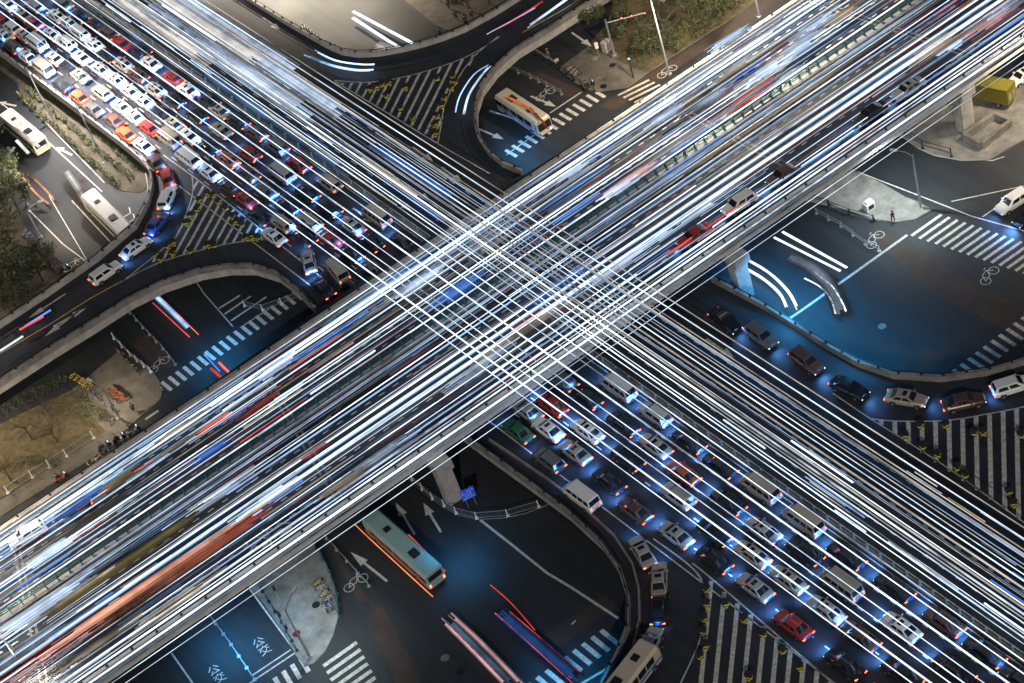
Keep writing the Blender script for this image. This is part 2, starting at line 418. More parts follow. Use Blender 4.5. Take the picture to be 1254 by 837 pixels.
# divider of the lower road
dv = MB(); dv.prism([BPT(-160, .985, ZB), BPT(1420, .985, ZB), BPT(1420, 1.03, ZB), BPT(-160, 1.03, ZB)], ZB + .003, ZB + .3)
do = dv.build('median_barrier', m_conc2); tag(do, 'low grey barrier with bright bracket posts dividing the jammed road', 'barrier')
rl = MB()
for hh in (.6, .95): rl.bar(BPT(-160, 1.005, ZB + hh), BPT(1420, 1.005, ZB + hh), .06, .06)
rl.build('rail', m_steel, do)
q = MB(); q.box((0, 0, .3), .14, .14, .8); q.bar((0, -.35, .35), (0, 0, 1.0), .09); q.box((0, 0, 1.08), .3, .2, .1)
pm = q.mesh('post', mat('bright bracket', (.35, .55, .62), .35, .5))
for i in range(90):
    x = -150 + 1440 * i / 89
    p = BPT(x, 1.005, ZB); po = bpy.data.objects.new('post', pm); COL.objects.link(po); po.parent = do
    po.location = p; po.rotation_euler.z = math.atan2(DB.y, DB.x)

# piers
def pier(px, py, w, label):
    base = P(px, py, 0); e = empty('bridge_pier', base, math.atan2(DA.y, DA.x)); tag(e, label, 'pier', 'concrete piers carrying the upper bridge')
    b = MB(); b.box((0, 0, 0), w, w * .8, 6.0, 0, 0, 1.0)
    for sx in (-1, 1): b.box((sx * (w / 2 + .03), 0, 0), .12, w * .4, 5.2)
    b.build('column', m_conc, e)
    c = MB(); c.box((0, 0, 6.002), w * 1.15, w * 1.5, 1.34); c.build('pier_cap', m_conc, e)
pier(556, 612, 1.9, 'ribbed grey bridge pier standing by the blue sign')
pier(912, 362, 1.9, 'grey bridge pier beside the turning headlight streaks')
pier(1183, 158, 1.9, 'blue-lit bridge pier standing beside the yellow truck')

# ------------------------------------------------------------------ road markings
mk = {'A': MB(), 'B': MB(), 'G': MB(), 'Y': MB()}
def strip(key, a, b_, w):
    d = (b_ - a); d.z = 0; d.normalize(); q = Vector((-d.y, d.x, 0)) * w / 2
    mk[key].face([a - q, b_ - q, b_ + q, a + q])
def spx(key, pts, w, z):
    for (x0, y0), (x1, y1) in zip(pts, pts[1:]): strip(key, P(x0, y0, z), P(x1, y1, z), w)
ZG, ZBm, ZAm = 0.008, ZB + 0.004, ZA + 0.004
# bridge lanes
for s in (.03, .415, .49, .955):
    strip('A', APT(0, s, .004), APT(1, s, .004), .16)
for s in (.12, .2, .28, .35, .58, .67, .76, .86):
    for i in range(90):
        t = i / 90; strip('A', APT(t, s, .004), APT(t + .0045, s, .004), .15)
# lower road lanes
for s in (.985, 1.06, 0.03):
    strip('B', BPT(-160, s - .02 if s < 1 else s, ZBm), BPT(1400, s - .02 if s < 1 else s, ZBm), .15)
for s in (.2, .4, .6, .79, 1.27, 1.5, 1.75):
    for i in range(80):
        x = -150 + i * 20; strip('B', BPT(x, s, ZBm), BPT(x + 6.5, s, ZBm), .14)
def curvepx(pts, k=5):
    out = []
    for i in range(len(pts) - 1):
        p0, p1, p2, p3 = [Vector(pts[min(max(j, 0), len(pts) - 1)]) for j in (i - 1, i, i + 1, i + 2)]
        for j in range(k):
            t = j / k
            v = 0.5 * ((2 * p1) + (p2 - p0) * t + (2 * p0 - 5 * p1 + 4 * p2 - p3) * t * t + (3 * p1 - p0 - 3 * p2 + p3) * t ** 3)
            out.append((v.x, v.y))
    return out + [tuple(pts[-1])]
for c in ([(1066, 513), (1100, 516), (1160, 515), (1210, 507), (1260, 497), (1320, 480)], [(1020, 482), (1066, 513), (1160, 573), (1254, 640), (1330, 695)],
          [(800, 660), (848, 696), (864, 725), (862, 765), (852, 797), (832, 840)], [(848, 690), (887, 722), (1020, 837), (1060, 870)],
          [(235, 214), (236, 235), (230, 257), (219, 281), (205, 300), (150, 345)], [(200, 190), (252, 228), (323, 284), (400, 345)],
          [(140, 350), (190, 324), (244, 307), (290, 297), (345, 292)],
          [(410, 100), (470, 136), (536, 176), (600, 213)], [(536, 176), (540, 155), (545, 128), (560, 98), (580, 70), (610, 45)],
          [(410, 99), (452, 101), (492, 95), (536, 83), (577, 67), (612, 45)],
          [(178, 212), (181, 232), (176, 252), (160, 280), (118, 317), (0, 398)]):
    spx('B', curvepx(c), .16, ZBm)
spx('Y', [(-60, 470), (0, 433), (60, 398), (110, 366), (150, 344)], .18, ZBm)
spx('Y', [(640, 40), (690, 12), (740, -20)], .16, ZBm)

def clip_line(poly, p, d):
    hits = []
    n = len(poly)
    for i in range(n):
        a, c = poly[i], poly[(i + 1) % n]; ex, ey = c[0] - a[0], c[1] - a[1]
        den = d[0] * ey - d[1] * ex
        if abs(den) < 1e-9: continue
        t = ((a[0] - p[0]) * ey - (a[1] - p[1]) * ex) / den; u = ((a[0] - p[0]) * d[1] - (a[1] - p[1]) * d[0]) / den
        if 0 <= u < 1: hits.append(t)
    return sorted(hits)
def gore(poly, d, x0, step, n, w, y0):
    for i in range(n):
        p = (x0 + i * step, y0); h = clip_line(poly, p, d)
        for a, c in zip(h[::2], h[1::2]):
            if c - a > 3: strip('B', P(p[0] + d[0] * (a + 1), p[1] + d[1] * (a + 1), ZBm), P(p[0] + d[0] * (c - 1), p[1] + d[1] * (c - 1), ZBm), w)
gore([(1066, 513), (1100, 516), (1160, 515), (1210, 507), (1260, 497), (1330, 480), (1330, 695), (1254, 640)], (0.02, 1), 1080, 16.6, 14, .5, 560)
gore([(850, 693), (864, 725), (862, 765), (852, 797), (835, 837), (815, 880), (1090, 895), (1020, 837), (887, 724)], (-.1, 1), 862, 17.6, 12, .5, 800)
gore([(236, 217), (235, 240), (228, 262), (219, 281), (205, 300), (180, 324), (244, 307), (290, 297), (335, 293), (253, 228)], (-.55, 1), 205, 10.6, 14, .42, 270)
gore([(412, 101), (452, 101), (492, 95), (536, 83), (580, 67), (596, 57), (570, 85), (552, 112), (543, 140), (536, 175)], (-.5, 1), 400, 11, 20, .42, 120)
# crossings
def cross(start, L, step, n, w, z=ZG, key='G'):
    for i in range(n):
        x, y = start[0] + step[0] * i, start[1] + step[1] * i
        strip(key, P(x, y, z), P(x + L[0], y + L[1], z), w)
cross((437, 787), (-41, 29), (4.5, 8.6), 9, .5)
cross((368, 806), (10, 17), (-10.6, 8), 9, .55)
cross((736, 772), (21, 17), (-11.2, 8.2), 13, .55)
cross((1153, 263), (-37, 26), (9.8, 3.3), 15, .42)
cross((1233, 403), (20, 13), (-9.4, 7.2), 10, .5)
cross((1242, 396), (20, 13), (9.4, -7.2), 5, .5)
cross((198, 468), (12, 10), (8.9, -6.2), 19, .5)
cross((619, 184), (14, 8), (8.3, -5.6), 14, .5)
cross((795, 98), (-38, 19), (6.6, 3), 4, .4)
for c, w in (([(1111, 288), (1044, 336), (985, 378), (905, 432)], .35), ([(361, 800), (313, 832), (270, 862)], .2), ([(356, 796), (308, 828)], .2),
             ([(700, 720), (758, 758)], .3), ([(705, 760), (700, 765)], .2), ([(757, 810), (735, 824), (690, 850)], .3),
             ([(306, 722), (361, 797)], .2), ([(210, 800), (236, 837)], .2),
             ([(1110, 165), (1150, 190), (1215, 197), (1230, 192)], .15), ([(1051, 211), (1126, 240), (1190, 265), (1254, 283)], .16),
             ([(1165, 247), (1254, 228)], .15), ([(1203, 266), (1232, 246)], .15), ([(650, 60), (690, 82), (735, 108)], .12),
             ([(673, 139), (712, 113)], .2), ([(640, 120), (655, 165), (620, 190)], .15), ([(340, 20), (400, 55), (470, 90)], .12), ([(60, 240), (110, 325)], .12),
             ([(35, 257), (78, 300), (115, 327)], .16), ([(0, 125), (60, 175), (125, 235)], .16), ([(20, 112), (75, 170), (128, 224)], .16),
             ([(88, 246), (143, 305)], .18), ([(134, 257), (163, 287)], .18), ([(588, 637), (620, 662), (670, 702), (700, 720)], .3),
             ([(180, 545), (196, 533)], .35), ([(178, 514), (194, 503)], .35), ([(620, 40), (680, 75)], .12),
             ([(285, 400), (250, 360), (240, 345)], .15), ([(295, 401), (330, 378)], .15), ([(283, 393), (326, 364)], .3), ([(275, 385), (307, 363)], .3), ([(268, 378), (294, 362)], .3)):
    spx('G', c, w, ZG)
for k in range(4):
    spx('G', [(148 + k * 6, 268 + k * 7), (160 + k * 5, 261 + k * 7), (158 + k * 5, 254 + k * 8)], .18, ZG + .001 * k)
# arrows
def arrow(key, px, py, dx, dy, z, L=5.0, turn=0):
    a = P(px, py, z); d = P(px + dx, py + dy, z) - a; d.z = 0; d.normalize(); q = Vector((-d.y, d.x, 0)); m = mk[key]
    m.face([a - q * .15, a + d * L * .62 - q * .15, a + d * L * .62 + q * .15, a + q * .15])
    m.face([a + d * L * .62 - q * .55, a + d * L, a + d * L * .62 + q * .55])
for px, py in ((136, 14), (162, 4), (240, 52), (300, 60), (322, 22), (312, 78), (540, 205), (478, 240), (500, 228), (432, 255), (865, 415), (505, 180), (700, 40)):
    arrow('B', px, py, 10, 7, ZBm)
arrow('G', 474, 712, -10, -8, ZG, 7); arrow('G', 508, 655, -6, -10, ZG, 6); arrow('G', 540, 652, -6, -10, ZG, 5.5); arrow('G', 586, 158, 12, 5, ZG, 5)
arrow('G', 650, 118, 12, 5, ZG, 5); arrow('B', 98, 380, -12, 9, ZBm, 6); arrow('B', 65, 400, 9, -5, ZBm, 5); arrow('G', 88, 190, -14, -7, ZG, 4); arrow('G', 20, 130, -14, -3, ZG, 4)
arrow('B', 80, 360, -12, 8, ZBm, 6)
# bicycle symbols
def bikesym(px, py, dx, dy, z=ZG, s=1.0):
    a = P(px, py, z); d = P(px + dx, py + dy, z) - a; d.z = 0; d.normalize(); q = Vector((-d.y, d.x, 0))
    def L(x0, y0, x1, y1): strip('G', a + d * x0 * s + q * y0 * s, a + d * x1 * s + q * y1 * s, .1)
    for cx in (-.65, .65):
        for k in range(10):
            t0, t1 = k * PI / 5, (k + 1) * PI / 5
            L(cx + .42 * math.cos(t0), .42 * math.sin(t0), cx + .42 * math.cos(t1), .42 * math.sin(t1))
    for l in ((-.65, 0, -.2, .55), (-.2, .55, .45, .55), (.45, .55, .65, 0), (-.65, 0, .05, 0), (.05, 0, .45, .55), (.4, .75, .65, .75)): L(*l)
for a in ((1072, 294, 6, -8), (1212, 338, 6, -8), (436, 714, 10, -7), (668, 116, 9, -6), (817, 88, 9, -6), (195, 447, 9, -7), (120, 560, 9, -6), (90, 325, 10, -6)): bikesym(*a, s=1.5)
tag(mk['A'].build('road_marking', m_paint), 'white lane lines on the upper bridge', kind='structure')
tag(mk['B'].build('road_marking', m_paint), 'white lane lines and hatched areas on the lower road', kind='structure')
tag(mk['G'].build('road_marking', m_paint), 'white crossings, arrows and bicycle signs painted on the streets', kind='structure')
tag(mk['Y'].build('road_marking', m_yel), 'yellow edge lines painted on the ramps', kind='structure')
# bus lane writing, mirrored as it is in the photograph
def lane_text(body, px, py, dirx, diry, z, size, label, mirror=True, stretch=1.6):
    cu = bpy.data.curves.new('lane_text', 'FONT'); cu.body = body; cu.size = size; cu.align_x = 'CENTER'; cu.align_y = 'CENTER'
    t = bpy.data.objects.new('lane_text', cu); COL.objects.link(t)
    bpy.context.view_layer.update()
    me = bpy.data.meshes.new_from_object(t.evaluated_get(bpy.context.evaluated_depsgraph_get())); bpy.data.objects.remove(t)
    me.materials.clear(); me.materials.append(m_paint)
    a = P(px, py, z); d = P(px + dirx, py + diry, z) - a; ang = math.atan2(d.y, d.x)
    for v in me.vertices:
        v.co.x *= (-1 if mirror else 1); v.co.y *= stretch
    if mirror: me.flip_normals()
    o = bpy.data.objects.new('lane_text', me); COL.objects.link(o); o.location = a; o.rotation_euler.z = ang
    tag(o, label, 'road writing', kind='structure')
lane_text('公\n交', 321, 792, 12, -8, ZG, 1.5, 'mirrored white bus lane characters beside the corner island', True, 1.0)
lane_text('公\n交', 266, 826, 12, -8, ZG, 1.5, 'mirrored white bus lane characters nearer the bottom edge', True, 1.0)
lane_text('公', 337, 651, 3, 9, ZAm, 2.6, 'large mirrored white character painted on the bridge lane', True, 1.5)
lane_text('交', 316, 667, 3, 9, ZAm, 2.6, 'second large mirrored white character on the bridge lane', True, 1.5)
# expansion joints across the bridge
j = MB()
for t in (.135, .34, .52, .71, .86):
    for ds in (0, .004):
        j.face([APT(t + ds, .02, .007), APT(t + ds + .0016, .02, .007), APT(t + ds + .0016, .43, .007), APT(t + ds, .43, .007)])
        j.face([APT(t + ds, .46, .007), APT(t + ds + .0016, .46, .007), APT(t + ds + .0016, .98, .007), APT(t + ds, .98, .007)])
tag(j.build('expansion_joint', m_conc2), 'pale expansion joint strips crossing the bridge deck', kind='structure')
# ------------------------------------------------------------------ cars
PAINT = {
 'white': (.78, .78, .76), 'silver': (.45, .44, .42), 'beige': (.42, .36, .28), 'black': (.012, .012, .014), 'red': (.35, .03, .025),
 'orange': (.42, .085, .03), 'brown': (.1, .05, .035), 'grey': (.14, .145, .15), 'blue': (.03, .06, .3), 'green': (.03, .12, .06)}
def paint(c): return mat('car paint ' + c, PAINT[c], 0.28, 0.25 if c in ('silver', 'grey', 'beige') else 0, coat=.7)
CM = {}
def cm(key, f):
    if key not in CM: CM[key] = f()
    return CM[key]
def child(name, me, parent, loc=(0, 0, 0), rz=0):
    o = bpy.data.objects.new(name, me); COL.objects.link(o); o.parent = parent; o.location = loc; o.rotation_euler.z = rz
    return o
def ring(x, hw, zb, zt, r=.12):
    return [(x, -hw + r, zb), (x, hw - r, zb), (x, hw, zb + r), (x, hw, zt - r * 1.6), (x, hw - r * 1.3, zt), (x, -hw + r * 1.3, zt), (x, -hw, zt - r * 1.6), (x, -hw, zb + r)]
def loft(b, rings, mi=0):
    i = len(b.v); n = len(rings[0])
    for r in rings: b.v += r
    for k in range(len(rings) - 1):
        for j in range(n):
            a = i + k * n + j; c = i + k * n + (j + 1) % n
            b.f.append((a, a + n, c + n, c)); b.m.append(mi)
    b.f.append(tuple(i + j for j in range(n))); b.m.append(mi)
    e = i + (len(rings) - 1) * n; b.f.append(tuple(e + j for j in range(n))[::-1]); b.m.append(mi)
SHAPES = {  # length, half width, stations (x, halfwidth, zbottom, ztop), cabin: base rear, base front, top rear, top front, z base, z top
 'sedan': dict(L=4.75, hw=.9, st=[(-2.37, .70, .42, .78), (-2.3, .82, .3, .94), (-1.9, .88, .25, 1.0), (-1.0, .9, .22, .98), (.5, .9, .22, .95), (1.1, .89, .22, .92), (1.9, .86, .24, .8), (2.25, .78, .3, .7), (2.37, .62, .4, .6)], cab=(-1.75, 1.15, -1.0, .42, .95, 1.45)),
 'suv': dict(L=4.7, hw=.93, st=[(-2.35, .78, .45, .95), (-2.3, .86, .35, 1.1), (-1.8, .92, .3, 1.12), (.6, .93, .3, 1.08), (1.1, .92, .3, 1.05), (1.9, .88, .3, .97), (2.25, .82, .35, .85), (2.35, .66, .45, .7)], cab=(-2.2, 1.2, -1.95, .5, 1.05, 1.68)),
 'van': dict(L=5.3, hw=.95, st=[(-2.65, .85, .4, 1.2), (-2.6, .93, .32, 1.3), (-1.8, .95, .3, 1.3), (1.2, .95, .3, 1.28), (2.0, .92, .3, 1.2), (2.5, .86, .32, 1.0), (2.65, .7, .4, .8)], cab=(-2.58, 2.1, -2.45, 1.35, 1.22, 2.15)),
}
def make_car(kind, col, red=True):
    S = SHAPES[kind]; hw = S['hw']; xr, xf, tr, tf, zb, zt = S['cab']; th = hw * .74 if kind != 'van' else hw * .86; bh = hw * .9
    root = empty('parked_car'.replace('parked_', '')) if kind != 'van' else empty('van')
    root['category'] = {'sedan': 'car', 'suv': 'car', 'van': 'van'}[kind]
    def body():
        b = MB(); loft(b, [ring(*s) for s in S['st']])
        base = [(xr, -bh, zb - .02), (xf, -bh, zb - .02), (xf, bh, zb - .02), (xr, bh, zb - .02)]
        mid = [(tr, -th, zt - .06), (tf, -th, zt - .06), (tf, th, zt - .06), (tr, th, zt - .06)]
        top = [(tr + .12, -th + .1, zt), (tf - .12, -th + .1, zt), (tf - .12, th - .1, zt), (tr + .12, th - .1, zt)]
        for a, c in ((base, mid), (mid, top)):
            for k in range(4): l = (k + 1) % 4; b.face([a[k], a[l], c[l], c[k]])
        b.face(top)
        # dark sills and wheel arches
        for sx in (-S['L'] * .29, S['L'] * .3):
            for sy in (-1, 1): b.box((sx, sy * (hw - .02), .16), .78, .06, .52, 0, 1, .8)
        me = b.mesh('body', [paint(col), m_black]); return me
    child('body', cm((kind, col, 'body'), body), root)
    def lerp3(a, c, t): return tuple(a[k] + (c[k] - a[k]) * t for k in range(3))
    def pane(q, off, u0=.08, u1=.92, v0=.12, v1=.92):
        a, c, d, e = q
        def pt(u, v): return Vector(lerp3(lerp3(a, c, u), lerp3(e, d, u), v))
        n = (Vector(c) - Vector(a)).cross(Vector(e) - Vector(a)).normalized() * off
        return [pt(u0, v0) + n, pt(u1, v0) + n, pt(u1, v1) + n, pt(u0, v1) + n]
    bs = [(xr, -bh, zb), (xf, -bh, zb), (xf, bh, zb), (xr, bh, zb)]; tp = [(tr, -th, zt - .06), (tf, -th, zt - .06), (tf, th, zt - .06), (tr, th, zt - .06)]
    def mk1(q, cuts=((.08, .92),), name='pane'):
        b = MB()
        for u0, u1 in cuts: b.face(pane(q, .012, u0, u1))
        return b.mesh(name, m_glass)
    child('windshield', cm((kind, 'ws'), lambda: mk1((bs[1], bs[2], tp[2], tp[1]))), root)
    child('rear_window', cm((kind, 'rw'), lambda: mk1((bs[3], bs[0], tp[0], tp[3]))), root)
    cuts = ((.1, .47), (.53, .88)) if kind != 'van' else ((.03, .22), (.26, .45), (.49, .68), (.72, .93))
    child('side_window', cm((kind, 's1'), lambda: mk1((bs[0], bs[1], tp[1], tp[0]), cuts)), root)
    child('side_window', cm((kind, 's2'), lambda: mk1((bs[2], bs[3], tp[3], tp[2]), [(1 - v, 1 - u) for u, v in cuts])), root)
    if col in ('white', 'beige', 'silver') and kind == 'sedan':
        def sr():
            b = MB(); xm = (tr + tf) / 2; b.face([(xm - .05, -.36, zt + .006), (xm + .42, -.36, zt + .006), (xm + .42, .36, zt + .006), (xm - .05, .36, zt + .006)]); return b.mesh('sunroof', m_glass)
        child('sunroof', cm((kind, 'sr'), sr), root)
    def wheel():
        b = MB(); b.tube([(0, -.11, .33), (0, .11, .33)], .33, 14); return b.mesh('wheel', m_black)
    def rim():
        b = MB(); b.tube([(0, -.122, .33), (0, .122, .33)], .2, 10); return b.mesh('rim', m_rim)
    for sx in (-S['L'] * .29, S['L'] * .3):
        for sy in (-1, 1):
            w = child('wheel', cm('wheel', wheel), root, (sx, sy * (hw - .06), 0)); child('rim', cm('rim', rim), w)
    x1 = S['st'][-2][0]; x0 = S['st'][1][0]
    def lamp(n, m, w, h):
        def f():
            b = MB(); b.box((0, 0, 0), .16, w, h); return b.mesh(n, m)
        return f
    for sy in (-1, 1):
        child('headlight', cm((kind, 'hl'), lamp('headlight', m_head, .2, .1)), root, (x1 + .0, sy * (hw * .7), S['st'][-2][3] - .3))
        child('tail_light', cm((kind, 'tl', red), lamp('tail_light', m_tail if red else m_tailo, .32 if kind != 'van' else .12, .1 if kind != 'van' else .3)), root, (x0 - .03, sy * (hw * .74), S['st'][1][3] - .3 if kind != 'van' else .85))
        def mir():
            b = MB(); b.box((0, 0, 0), .14, .22, .14); return b.mesh('wing_mirror', paint(col))
        child('wing_mirror', cm((col, 'mir'), mir), root, (xf - .45, sy * (hw + .09), zb + .02))
    def bump(): b = MB(); b.box((0, 0, 0), .14, hw * 1.7, .18); return b.mesh('bumper', m_dark)
    child('bumper', cm((kind, 'bp'), bump), root, (x0 - .04, 0, .34))
    def pl(): b = MB(); b.box((0, 0, 0), .03, .44, .14); return b.mesh('number_plate', m_plate)
    child('number_plate', cm('plate', pl), root, (S['st'][0][0] - .05, 0, .56))
    return root
def headlamp_glow(o, power=260, col=(.12, .38, 1.0)):
    l = bpy.data.lights.new('headlamp_and_fill_spot', 'SPOT'); l.energy = power; l.color = col; l.spot_size = R(125); l.spot_blend = 1; l.shadow_soft_size = .55
    lo = bpy.data.objects.new('headlamp_and_fill_spot', l); COL.objects.link(lo); lo.parent = o
    lo.location = (2.45, 0, 1.0); lo.rotation_euler = (0, R(-50), 0)

NAMEW = {'sedan': 'saloon', 'suv': 'estate car', 'van': 'van'}
def car(px, py, kind, col, label, group, level=ZB, d=None, glow=600):
    dirpx = d
    p = P(px, py, level + .75); p = P(px, py, level + .75); base = Vector((p.x, p.y, level + .005))
    if dirpx is None: dv_ = -DB
    else:
        dv_ = P(px + dirpx[0], py + dirpx[1], level + .75) - p
    rz = math.atan2(dv_.y, dv_.x)
    o = place(('car', kind, col), lambda: make_car(kind, col), base, rz, label, group)
    if glow: GLOW.append((o, glow))
    return o
GLOW = []
UL = {  # queue lanes of the upper-left jam, from the divider outwards
 'the lane beside the divider': [(77, 4, 'sedan', 'grey'), (96, 19, 'sedan', 'black'), (116, 29, 'sedan', 'black'), (132, 40, 'suv', 'brown'), (148, 53, 'sedan', 'red'), (172, 60, 'sedan', 'black'), (184, 77, 'sedan', 'white'), (212, 95, 'sedan', 'red'), (229, 110, 'sedan', 'white'), (255, 122, 'sedan', 'black'), (269, 135, 'sedan', 'beige'), (291, 147, 'sedan', 'black'), (313, 162, 'sedan', 'brown'), (339, 179, 'suv', 'grey'), (365, 200, 'sedan', 'red'), (403, 224, 'suv', 'beige'), (461, 265, 'van', 'beige'), (493, 295, 'sedan', 'black')],
 'the second lane': [(42, 7, 'suv', 'silver'), (68, 19, 'sedan', 'white'), (83, 28, 'sedan', 'white'), (97, 40, 'suv', 'white'), (115, 54, 'sedan', 'white'), (130, 67, 'sedan', 'black'), (150, 78, 'sedan', 'beige'), (169, 91, 'sedan', 'brown'), (190, 109, 'sedan', 'beige'), (213, 122, 'sedan', 'black'), (240, 140, 'sedan', 'black'), (270, 159, 'sedan', 'beige'), (305, 187, 'sedan', 'red'), (345, 212, 'van', 'silver'), (376, 235, 'sedan', 'black'), (403, 255, 'suv', 'black'), (431, 276, 'sedan', 'silver'), (453, 296, 'sedan', 'black')],
 'the middle lane': [(8, 5, 'sedan', 'white'), (27, 18, 'sedan', 'beige'), (41, 28, 'sedan', 'red'), (63, 41, 'sedan', 'white'), (81, 52, 'suv', 'white'), (99, 70, 'sedan', 'white'), (123, 84, 'sedan', 'silver'), (142, 97, 'sedan', 'white'), (159, 111, 'sedan', 'white'), (176, 123, 'sedan', 'white'), (195, 138, 'sedan', 'black'), (213, 151, 'sedan', 'beige'), (230, 166, 'sedan', 'white'), (255, 180, 'sedan', 'black'), (279, 195, 'sedan', 'orange'), (303, 212, 'sedan', 'brown'), (325, 233, 'sedan', 'grey'), (352, 252, 'sedan', 'black'), (379, 271, 'suv', 'beige'), (404, 291, 'sedan', 'red'), (429, 309, 'sedan', 'black'), (456, 328, 'sedan', 'grey')],
 'the fourth lane': [(3, 25, 'sedan', 'red'), (14, 33, 'suv', 'white'), (29, 43, 'sedan', 'silver'), (45, 53, 'van', 'white'), (66, 71, 'sedan', 'white'), (82, 80, 'sedan', 'black'), (98, 92, 'sedan', 'beige'), (125, 113, 'suv', 'beige'), (148, 130, 'sedan', 'white'), (164, 142, 'sedan', 'white'), (183, 156, 'sedan', 'red'), (207, 170, 'van', 'beige'), (231, 194, 'van', 'white'), (256, 211, 'sedan', 'white'), (281, 228, 'sedan', 'brown'), (301, 243, 'sedan', 'red'), (318, 264, 'sedan', 'black'), (345, 273, 'suv', 'beige'), (372, 289, 'sedan', 'black')],
 'the outer lane': [(5, 43, 'sedan', 'white'), (15, 57, 'suv', 'brown'), (34, 70, 'sedan', 'white'), (53, 84, 'van', 'beige'), (75, 103, 'sedan', 'black'), (97, 119, 'sedan', 'orange'), (114, 133, 'sedan', 'grey'), (139, 147, 'sedan', 'brown'), (154, 164, 'sedan', 'orange'), (175, 178, 'sedan', 'white'), (190, 198, 'sedan', 'brown', (-9, -11))],
}
for ln, L in UL.items():
    for i, c in enumerate(L):
        car(c[0], c[1], c[2], c[3], '%s %s, %s from the top in %s, upper queue' % (c[3], NAMEW[c[2]], ordw(i + 1), ln), 'cars queueing on the road at upper left', d=c[4] if len(c) > 4 else None)
G2 = 'cars on the left ramp and its slip lanes'
for c in ((205, 217, 'sedan', 'red', (-4, -12), 'red saloon car leaving the queue where the left ramp begins'),
          (205, 242, 'suv', 'white', (5, -12), 'white car rounding the tight bend of the left ramp'),
          (193, 273, 'sedan', 'blue', (9, -11), 'deep blue car on the left ramp below the bend'),
          (166, 303, 'sedan', 'white', (14, -10), 'white saloon on the left ramp near the round planters'),
          (129, 334, 'suv', 'white', (14, -10), 'white estate car lowest on the left ramp'),
          (335, 289, 'sedan', 'white', None, 'white car at the tip of the left hatched area'),
          (378, 320, 'sedan', 'silver', (-3, -12), 'silver car turned across the lane near the bridge'),
          (413, 332, 'van', 'beige', (-9, -11), 'beige van with lit rear window beside the bridge edge'),
          (431, 349, 'sedan', 'black', None, 'black car half hidden at the bridge edge below the beige van'),
          (395, 352, 'sedan', 'black', (-9, -9), 'black car with bright red lamps above the bridge rail')):
    car(*c[:4], c[5], G2, d=c[4])
LR = {
 'the lane beside the divider': [(757, 475, 'van', 'silver'), (802, 507, 'suv', 'silver'), (843, 539, 'sedan', 'black'), (881, 569, 'sedan', 'black'), (931, 598, 'van', 'beige'), (984, 638, 'van', 'beige'), (1036, 679, 'sedan', 'black'), (1095, 718, 'sedan', 'black'), (1156, 760, 'sedan', 'brown'), (1205, 797, 'sedan', 'black'), (1250, 832, 'sedan', 'black')],
 'the second lane': [(688, 464, 'sedan', 'grey'), (717, 486, 'sedan', 'black'), (762, 519, 'sedan', 'black'), (802, 545, 'sedan', 'beige'), (836, 578, 'sedan', 'orange'), (891, 613, 'sedan', 'black'), (934, 648, 'sedan', 'silver'), (985, 674, 'sedan', 'black'), (1030, 716, 'van', 'beige'), (1103, 767, 'sedan', 'white'), (1168, 818, 'sedan', 'black')],
 'the third lane': [(675, 495, 'sedan', 'red'), (719, 527, 'sedan', 'white'), (768, 560, 'sedan', 'black'), (830, 607, 'suv', 'silver'), (874, 651, 'sedan', 'black'), (921, 678, 'sedan', 'beige'), (965, 709, 'sedan', 'beige'), (1011, 746, 'sedan', 'silver'), (1053, 778, 'sedan', 'brown'), (1104, 824, 'sedan', 'black')],
 'the outer lane': [(645, 502, 'sedan', 'silver'), (671, 525, 'sedan', 'white'), (704, 553, 'sedan', 'silver'), (745, 588, 'sedan', 'black'), (777, 624, 'sedan', 'brown'), (827, 654, 'sedan', 'silver'), (874, 684, 'sedan', 'black'), (924, 718, 'sedan', 'silver'), (971, 764, 'sedan', 'red'), (1034, 812, 'sedan', 'black')],
}
for ln, L in LR.items():
    for i, c in enumerate(L):
        car(c[0], c[1], c[2], c[3], '%s %s, %s below the bridge in %s, lower queue' % (c[3], NAMEW[c[2]], ordw(i + 1), ln), 'cars queueing on the road at lower right', glow=750)
G3 = 'cars on the ramp at bottom centre'
for c in ((634, 527, 'sedan', 'green', None, 'green taxi with pale rear just below the bridge edge'),
          (672, 563, 'suv', 'grey', None, 'grey car on the ramp side below the green taxi'),
          (712, 608, 'van', 'white', (-12, -9), 'white van joining the ramp at bottom centre'),
          (786, 675, 'sedan', 'silver', (-7, -12), 'silver car on the bend of the bottom ramp'),
          (807, 709, 'sedan', 'beige', (0, -12), 'pale car above the black one on the bottom ramp'),
          (807, 742, 'sedan', 'black', (1, -12), 'black car with vivid red lamps on the bottom ramp'),
          (795, 790, 'suv', 'silver', (5, -12), 'silver estate car with glazed rear next to the white coach')):
    car(*c[:4], c[5], G3, d=c[4], glow=200)
G4 = 'cars with headlights on the right ramp'
for c in ((888, 392, 'sedan', 'black', (12, 9), 'black car with dazzling headlights highest on the right ramp'),
          (932, 411, 'suv', 'grey', (12, 9), 'grey car second in the headlight queue'),
          (988, 442, 'suv', 'brown', (12, 9), 'brown car third in the headlight queue'),
          (1040, 474, 'sedan', 'black', (13, 6), 'black car fourth in the headlight queue'),
          (1110, 487, 'sedan', 'beige', (13, 2), 'tan saloon rounding the right bend'),
          (1180, 491, 'sedan', 'brown', (13, -3), 'maroon bonnet car ahead of the white one at right bend'),
          (1240, 472, 'suv', 'white', (13, -4), 'white estate car at the right edge of the ramp')):
    car(*c[:4], c[5], G4, d=c[4], glow=random.uniform(90, 380))
G5 = 'cars sharp enough to see on the upper bridge'
